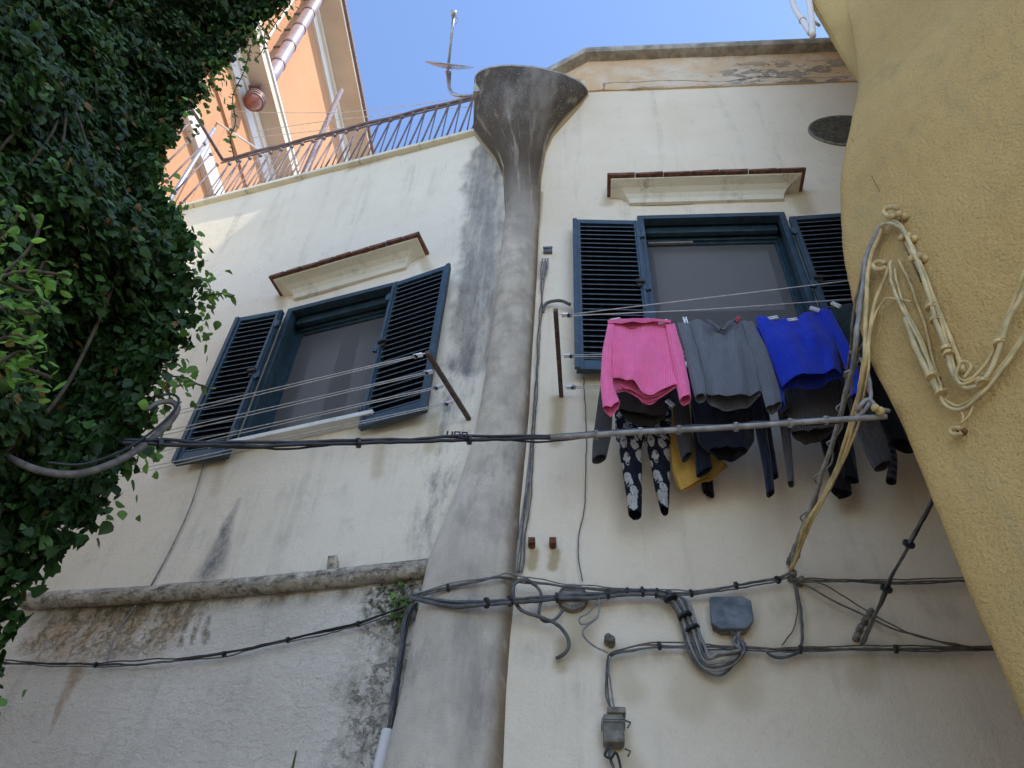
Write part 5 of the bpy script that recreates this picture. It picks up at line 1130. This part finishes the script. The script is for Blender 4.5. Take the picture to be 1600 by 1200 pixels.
def leaf_frame(nrm, down, roll, yaw):
    n = np.array(nrm, float); n /= np.linalg.norm(n); y = np.array(down, float); y = y - n * (y @ n); y /= np.linalg.norm(y)
    x = np.cross(y, n); c, s = math.cos(roll), math.sin(roll); x2 = x * c + y * s; y2 = -x * s + y * c
    c, s = math.cos(yaw), math.sin(yaw); n2 = n * c + x2 * s; x3 = np.cross(y2, n2); return np.stack([x3, y2, n2], 1)
leaves = []; rs = random.Random(3)
def xedge(z): return ix(z) if z < IZ[-1] else ix(IZ[-1]) + (z - IZ[-1]) * .1
def ivy_leaf(z, k):
    cl = .5 + .5 * mnoise.noise(Vector((k * 3.2, z * 2.6, 1.5))) + .35 * mnoise.noise(Vector((k * 8, z * 7, 4.4)))
    dep = -.01 - .22 * rs.random() ** 1.3 - .26 * max(0, .75 - cl); xe = xedge(z)
    if k < 0:
        nrm = np.array([.45, .9, .1]); p = np.array([xe + k * .9 - .04 * rs.random(), IY + .02, z]); p[:2] += np.array([.3, .95]) * (dep * .5 + .03)
    else:
        e = min(1, k / .35); nrm = np.array([IN[0], IN[1], .25]); p = np.array([xe + ID[0] * k, IY + ID[1] * k, z]); p[:2] += IN * (dep + .12 * e * (cl - .5)); p[0] -= (1 - e) * .02
    if k < .12 and rs.random() < .45 * (1 - min(1, abs(k) / .12)): p[0] += rs.gauss(-.008, .022)
    nj = nrm + np.array([rs.gauss(0, .42), rs.gauss(0, .42), rs.gauss(.1, .38)])
    L = rs.uniform(.018, .046) * (1.2 if rs.random() < .12 else 1)
    leaves.append((p, nj, rs.gauss(0, .75), rs.gauss(0, .45), L, 0 if rs.random() < .6 else 1))
made = 0
while made < 56000:      # dense where the lane side of the wall is in view
    z = rs.uniform(IZ[0] - .04, IZ[-1] + .5); k = -.35 * rs.random() if rs.random() < .12 else rs.random() * 2.6
    x, y = project((xedge(z) + ID[0] * k, IY + ID[1] * k, z))
    if not (-40 < x < 520 and -50 < y < 1120): continue
    ivy_leaf(z, k); made += 1
for _ in range(24000):     # the rest of the wall, out towards the viewer
    z = rs.uniform(.6, IZ[-1] + 1); k = -.6 * rs.random() if rs.random() < .15 else rs.random() * 3.5
    if z > IZ[0] - .02 or k > .7: ivy_leaf(z, k)
def vis_size(l):
    x, y = project(l[0]); 
    if not (0 < x < 470 and 0 < y < 1060) or CAM @ CAM < 0: return 0
    n = l[1] / np.linalg.norm(l[1]); d = l[0] - CAM; dd = np.linalg.norm(d); f_ = abs(n @ d) / dd
    return l[4] ** 2 / dd ** 2 * f_
def joined(name, lv, mat, parent):
    V = []; Fc = []; b = 0
    for p, n, roll, yaw, L, kd in lv:
        sv, sf = SH[kd]; R_ = leaf_frame(n, (0, 0, -1) if abs(n[2]) < 5 else (1, 0, 0), roll, yaw); V.append(sv * L @ R_.T + p); Fc += [(a + b, c + b, d + b) for a, c, d in sf]; b += len(sv)
    V = np.concatenate(V); me = bpy.data.meshes.new(name); me.vertices.add(len(V)); me.vertices.foreach_set('co', V.astype(np.float32).ravel())
    fa = np.array(Fc, dtype=np.int32); me.loops.add(fa.size); me.loops.foreach_set('vertex_index', fa.ravel()); me.polygons.add(len(fa))
    me.polygons.foreach_set('loop_start', np.arange(0, fa.size, 3, dtype=np.int32)); me.update(calc_edges=True); me.validate(); me.materials.append(mat)
    o = bpy.data.objects.new(name, me); return link(o, parent)
# the outer skin: leaves standing furthest towards the lane are the ones seen whole
score = [vis_size(l) * (1 if l[1] @ np.array([IN[0], IN[1], 0]) > 0 else .2) for l in leaves]
proud = [float((l[0][:2] - np.array([ix(min(l[0][2], IZ[-1])), IY])) @ IN) for l in leaves]
order = sorted(range(len(leaves)), key=lambda i: -(score[i] * (1 if proud[i] > -.07 else 0)))
single = set(order[:280])
lm = [mesh_data('leaf', SH[k][0], SH[k][1], m_leaf) for k in range(3)]; lmf = [mesh_data('leaf', SH[k][0], SH[k][1], m_leafm) for k in range(3)]; lml = [mesh_data('leaf', SH[k][0], SH[k][1], m_leafl) for k in range(3)]
def leaf_obj(l, mes, parent, name='leaf'):
    p, n, roll, yaw, L, kd = l; R_ = leaf_frame(n, (0, 0, -1), roll, yaw); m = Matrix((R_ * L).tolist()).to_4x4(); m.translation = Vector(p); return inst(name, mes[kd], parent, m)
for i in single: leaf_obj(leaves[i], lm, ivy)
joined('foliage', [l for i, l in enumerate(leaves) if i not in single], m_leaf, ivy)['kind'] = 'stuff'
# fringe leaves in a lighter green, light on the edge put into their colour
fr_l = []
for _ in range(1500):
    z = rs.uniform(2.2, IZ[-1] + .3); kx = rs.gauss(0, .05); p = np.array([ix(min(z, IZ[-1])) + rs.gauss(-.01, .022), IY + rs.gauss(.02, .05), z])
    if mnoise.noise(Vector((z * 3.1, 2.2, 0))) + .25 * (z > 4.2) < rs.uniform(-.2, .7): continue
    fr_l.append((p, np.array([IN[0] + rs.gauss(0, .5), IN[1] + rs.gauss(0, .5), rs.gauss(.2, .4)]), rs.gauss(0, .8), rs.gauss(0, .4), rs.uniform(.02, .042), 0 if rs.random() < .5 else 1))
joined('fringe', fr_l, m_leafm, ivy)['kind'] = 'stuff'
for k in range(14):
    z = rs.uniform(2.0, 6.2); kk = rs.uniform(.02, 1.4); P = []
    for t in range(5): zz_ = z + t * .25; P.append(np.array([ix(min(zz_, IZ[-1])) + ID[0] * kk - .12, IY + ID[1] * kk + .04 * math.sin(t * 1.7 + k), zz_]))
    tube('stem', P, rs.uniform(.003, .007), m_stem, ivy, n=6)
# grey conduit loop out of the ivy
Pg = [on_plane(x, y, np.array([ix(3.2) + IN[0] * o_i, IY + IN[1] * o_i, 0]), np.array([*IN, 0])) for x, y, o_i in ((-20, 690, -.22), (20, 718, -.10), (70, 737, .0), (130, 739, .05), (200, 712, .07))] + [at_y(x, y, yy) for x, y, yy in ((255, 670, 1.84), (277, 640, 1.84), (268, 628, 1.84), (246, 630, 1.83), (228, 642, 1.82))]
g = thing('conduit', Pg[3], 'grey corrugated conduit looping out of the ivy at the left', 'conduit')
tube('tube', Pg, [pxr(Pg[2], 11), pxr(Pg[2], 11), pxr(Pg[5], 10), pxr(Pg[7], 6)], m_conduit, g, n=12)
tube('wire', [p + np.array([.004, -.02, .012]) for p in Pg[2:9]], .004, m_black, g, n=6)
# trailing strands and stray shoots
def shoot(P, n, kd, mes, L0, parent, r=.003):
    tube('stem', P, r, m_stem, parent, n=5); S = spline(P, 8); S = resample(S, n)
    for i, p in enumerate(S):
        sd = 1 if i % 2 else -1; leaf_obj((p, np.array([rs.gauss(.3, .35), -.6, rs.gauss(.2, .3)]), sd * rs.uniform(.4, 1.2), rs.gauss(0, .4), L0 * rs.uniform(.7, 1.25), kd), mes, parent)
st = thing('ivy_strand', at_y(375, 110, IY + .2), 'single trailing ivy strand hanging in front of the orange building', 'ivy')
shoot([at_y(x, y, IY + .2) for x, y in ((392, 70), (382, 110), (364, 150), (368, 190), (360, 215), (366, 247))], 24, 0, lmf, .042, st)
st = thing('ivy_strand', at_y(425, 50, IY + .2), 'short ivy strand dangling beside the downpipe at the top', 'ivy')
shoot([at_y(x, y, IY + .2) for x, y in ((450, 5), (428, 30), (415, 45), (412, 75), (400, 92))], 12, 0, lmf, .042, st)
st = thing('stray_shoot', at_y(330, 458, IY), 'stray leafy shoot poking out of the ivy beside the left shutter top', 'shoot')
shoot([at_y(x, y, IY) for x, y in ((318, 462), (335, 460), (352, 458), (366, 462))], 11, 2, lmf, .034, st)
st = thing('stray_shoot', at_y(300, 595, IY), 'stray leafy shoot poking out of the ivy above the grey conduit loop', 'shoot')
shoot([at_y(x, y, IY) for x, y in ((268, 588), (290, 590), (308, 600), (328, 606))], 10, 2, lmf, .030, st)
# bright branch in front of the ivy
BY = 1.15
br = thing('leafy_branch', at_y(20, 450, BY), 'bright green leafy branch in front of the ivy at the left edge', 'branch')
for P in ([(-60, 470), (0, 430), (40, 395), (60, 360), (50, 335)], [(-50, 480), (10, 430), (60, 425), (105, 432)], [(-50, 500), (10, 480), (50, 490), (75, 470)], [(-60, 560), (0, 560), (40, 575), (80, 590)], [(-60, 540), (0, 530), (30, 525), (55, 545)], [(-60, 400), (-10, 380), (15, 360), (30, 330)], [(-40, 430), (15, 445), (50, 455), (90, 440)], [(-40, 600), (10, 560), (35, 550), (50, 560)]):
    Q = [at_y(x, y, BY + .02 * math.sin(x)) for x, y in P]; tube('twig', Q, .004, m_stem, br, n=6); S = resample(spline(Q, 8), 34)
    for i, p in enumerate(S[5:]):
        sd = 1 if i % 2 else -1; leaf_obj((p + np.array([rs.gauss(0, .012), rs.gauss(0, .03), rs.gauss(0, .014)]), np.array([rs.gauss(.1, .4), -.75, rs.gauss(.15, .45)]), sd * rs.uniform(.5, 1.7) + (2.0 if rs.random() < .3 else 0), rs.gauss(0, .5), rs.uniform(.018, .036), 2 if rs.random() < .7 else 1), lml, br)
# fern in the corner by the buttress, and the spiky plant peeping in at the bottom
fe = thing('fern_tuft', FL.px(632, 930, .03), 'small green fern growing in the corner beside the buttress', 'fern')
for k in range(34):
    p = FL.px(632 + rs.gauss(0, 9), 935 + rs.gauss(0, 22), .03 + .05 * rs.random())
    leaf_obj((p, np.array([rs.gauss(0, .4), -1, rs.gauss(.2, .4)]), rs.gauss(0, 1.2), rs.gauss(0, .4), rs.uniform(.025, .05), rs.choice((0, 2))), lmf, fe)
for k in range(4): tube('stem', [FL.px(640, 930 + k * 8, .0), FL.px(625 - k * 3, 925 + k * 14, .07)], .003, m_stem, fe, n=5, per=0)
tipv = at_y(463, 1172, 1.5); base = np.array([tipv[0] + .02, 1.5, 0.0]); sp = thing('spiky_plant', base, 'dark green spiky leaf tip peeping in at the bottom edge', 'plant')
for k in range(9):
    a = k * 2.4; tip = tipv if k == 0 else base + np.array([math.cos(a) * .35, math.sin(a) * .35, tipv[2] - .35 - .05 * k]); d = tip - base; v = []; n = 10
    sd = np.cross(d, [0, 1, 0]); sd /= np.linalg.norm(sd)
    for i in range(n + 1):
        t = i / n; c = base + d * t + np.array([0, 0, .1 * math.sin(math.pi * t)]) * (k > 0); w_ = .028 * (1 - t ** 3) + .001
        v += [c - sd * w_, c + np.array([0, .008, 0]), c + sd * w_]
    add('leaf', v, [(i * 3 + j, i * 3 + j + 1, i * 3 + j + 4, i * 3 + j + 3) for i in range(n) for j in range(2)], m_leafm, sp, smooth=True)
